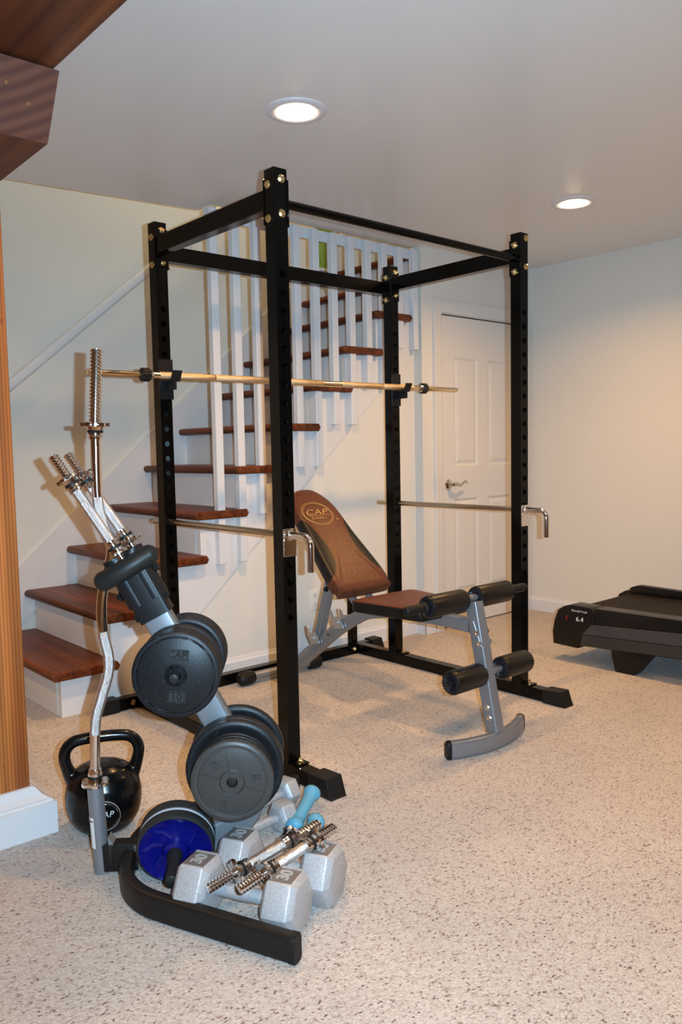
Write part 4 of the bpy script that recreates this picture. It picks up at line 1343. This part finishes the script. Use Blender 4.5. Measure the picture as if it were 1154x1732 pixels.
bm = NB(); lathe(bm, hub - ad * .044, ad, [(0, Rw * .97), (.001, Rw * .995), (.006, Rw * .995), (.007, Rw * .97)], 56, False, False); finish('pale_band', bm, M['palegrey'], aw)
for s, o in ((1, hub + ad * .012), (-1, hub - ad * .094)):
    bm = NB(); lathe(bm, o, ad * s, [(0, .021), (.012, .0215), (.020, .019), (.035, .0165), (.06, .0155), (.095, .0165), (.108, .0185), (.114, .0185), (.118, .013)], 28); finish('handle', bm, M['greygrip'], aw)

# ------------------------------------------------------------------ kettlebell
kc = V((-.680, .088, 0))
vd = (V((CP.x, CP.y, 0)) - kc).normalized(); kr = V((-vd.y, vd.x, 0))
if kr.dot(CR) < 0: kr = -kr
kb = thing('kettlebell', 'black kettlebell with round emblem standing behind the curl bar tube', 'kettlebell', kc)
bm = NB()
pr = [(.001, .060), (.006, .078), (.02, .092), (.05, .109), (.085, .1175), (.12, .119), (.15, .113), (.18, .098), (.20, .080), (.213, .055), (.219, .02)]
N = 40
rings(bm, [[kc + Z_ * z + kr * (r * cos(2 * pi * i / N)) + vd * (r * .90 * sin(2 * pi * i / N)) for i in range(N)] for z, r in pr])
hpts = [(-.072, .135), (-.098, .185), (-.113, .235), (-.108, .268), (-.085, .290), (-.045, .297), (0, .298), (.045, .297), (.085, .290), (.108, .268), (.113, .235), (.098, .185), (.072, .135)]
hp_ = smooth_path([kc + kr * a + Z_ * b_ for a, b_ in hpts], 5)
nn = len(hp_)
tube(bm, hp_, .0185, 20, radii=[.0185 + .012 * max(0, (abs(i / (nn - 1) - .5) * 2 - .70) / .30) ** 1.5 for i in range(nn)])
for f in bm.faces: f.smooth = True
me = bpy.data.meshes.new('kb'); bmesh.ops.recalc_face_normals(bm, faces=bm.faces); bm.to_mesh(me); bm.free()
tmp = bpy.data.objects.new('kb', me); C.objects.link(tmp)
rm = tmp.modifiers.new('r', 'REMESH'); rm.mode = 'VOXEL'; rm.voxel_size = .0035
sm = tmp.modifiers.new('s', 'SMOOTH'); sm.factor = .6; sm.iterations = 12
dg = bpy.context.evaluated_depsgraph_get()
me2 = bpy.data.meshes.new_from_object(tmp.evaluated_get(dg))
bpy.data.objects.remove(tmp)
bm = NB(); bm.from_mesh(me2)
finish('body', bm, M['kb'], kb, smooth=80)
ec = kc + vd * .1045 + Z_ * .082
bm = NB(); lathe(bm, ec, vd, [(0, .0455), (.002, .0468), (.004, .0455)], 40, False, False); finish('emblem_ring', bm, M['palegrey'], kb)
bm = NB(); lathe(bm, ec - vd * .002, vd, [(0, .0425), (.005, .0415), (.0065, .033), (.007, .001)], 40, False, True); em = finish('emblem', bm, M['kb'], kb)
bm = NB(); lathe(bm, ec + vd * .003, vd, [(0, .0412), (.0015, .0402), (.002, .039)], 40, False, False); finish('emblem_rim', bm, M['chrome'], em)
bm = NB(); merge(bm, text_bm('CAP', .026, ec + vd * .0062 + Z_ * .006, kr, Z_, .0008, 0, 1.1, .2)); finish('emblem_lettering', bm, M['white'], em, smooth=0)

# ------------------------------------------------------------------ treadmill
tm = thing('treadmill', 'black and grey treadmill deck marked t 6.4 at the right side of the room', 'treadmill', (2.43, -.4, 0))
TX0, TX1 = 2.05, 2.80
YE = -1.35
def inc(y, z):      # deck tilt
    return z
cap = [(.256, .091), (.262, .16), (.250, .225), (.226, .285), (.190, .308), (.150, .321), (.030, .319), (.0, .300), (.0, .240), (.045, .20), (.075, .168), (.100, .087)]
cap = [(y, z) for y, z in cap]
for xa, xb, s in ((TX0, TX0 + .11, -1), (TX1 - .11, TX1, 1)):
    bm = NB(); prism(bm, cap, (xa, 0, 0), Y_, Z_, X_, xb - xa, .004); ecp = finish('rear_end_cap', bm, M['tmblack'], tm, smooth=30)
    bm = NB(); prism(bm, [(.0, .318), (YE, .335), (YE, .315), (.018, .226), (.0, .24)], (xa + .004, 0, 0), Y_, Z_, X_, xb - xa - .008, .003); finish('side_rail', bm, M['tmblack'], tm, smooth=30)
    bm = NB(); prism(bm, [(.018, .229), (YE, .313), (YE, .240), (.075, .170)], (xa, 0, 0), Y_, Z_, X_, .05, .002); finish('upper_side_panel', bm, M['tmgrey'], tm, smooth=0)
    bm = NB(); prism(bm, [(.075, .167), (YE, .237), (YE, .186), (.092, .104)], (xa + .002, 0, 0), Y_, Z_, X_, .05, .001); finish('lower_side_panel', bm, M['tmgrey2'], tm, smooth=0)
    bm = NB(); prism(bm, round_poly([(-.092, .125), (-.115, .0), (-.225, .0), (-.335, .14)], .012, 3), (xa + .008, 0, 0), Y_, Z_, X_, .06, .003); finish('foot', bm, M['tmblack'], tm, smooth=30)
    bm = NB(); box(bm, (xa + .02, -1.30, 0), (xa + .08, -1.18, .20), .005); finish('foot', bm, M['tmblack'], tm, smooth=30)
bm = NB()
rr = .026
prof = [(YE, .306), (.15, .296)] + [(.15 + rr * sin(radians(a)), .270 + rr * cos(radians(a))) for a in range(15, 166, 15)] + [(.15, .244), (YE, .254)]
prism(bm, prof, (TX0 + .11, 0, 0), Y_, Z_, X_, TX1 - TX0 - .22); finish('running_belt', bm, M['belt'], tm, smooth=30)
bm = NB(); box(bm, (TX0 + .05, .0, .13), (TX1 - .05, .20, .235), .006); finish('cross_member', bm, M['tmblack'], tm, smooth=30)
# far rail hump behind the belt
bm = NB(); prism(bm, round_poly([(.16, .300), (.15, .335), (.10, .352), (-.25, .345), (YE, .35), (YE, .30)], .01, 3), (TX1 - .115, 0, 0), Y_, Z_, X_, .05, .003); finish('far_rail_cover', bm, M['tmblack'], tm, smooth=30)
ty_ = V((0, -1, 0))
bm = NB(); merge(bm, text_bm('6.4', .034, (TX0 - .0008, .090, .2475), ty_, Z_, .0008, .0006, 1.12)); finish('model_number', bm, M['white'], tm, smooth=0)
bm = NB(); merge(bm, text_bm('t', .036, (TX0 - .0008, .172, .2495), ty_, Z_, .0008, .0008)); finish('model_letter', bm, M['red'], tm, smooth=0)
bm = NB(); merge(bm, text_bm('NordicTrack', .0165, (TX0 - .0008, .092, .292), ty_, Z_, .0008, 0, 1.1)); finish('brand_lettering', bm, M['white'], tm, smooth=0)
bpy.context.view_layer.update()
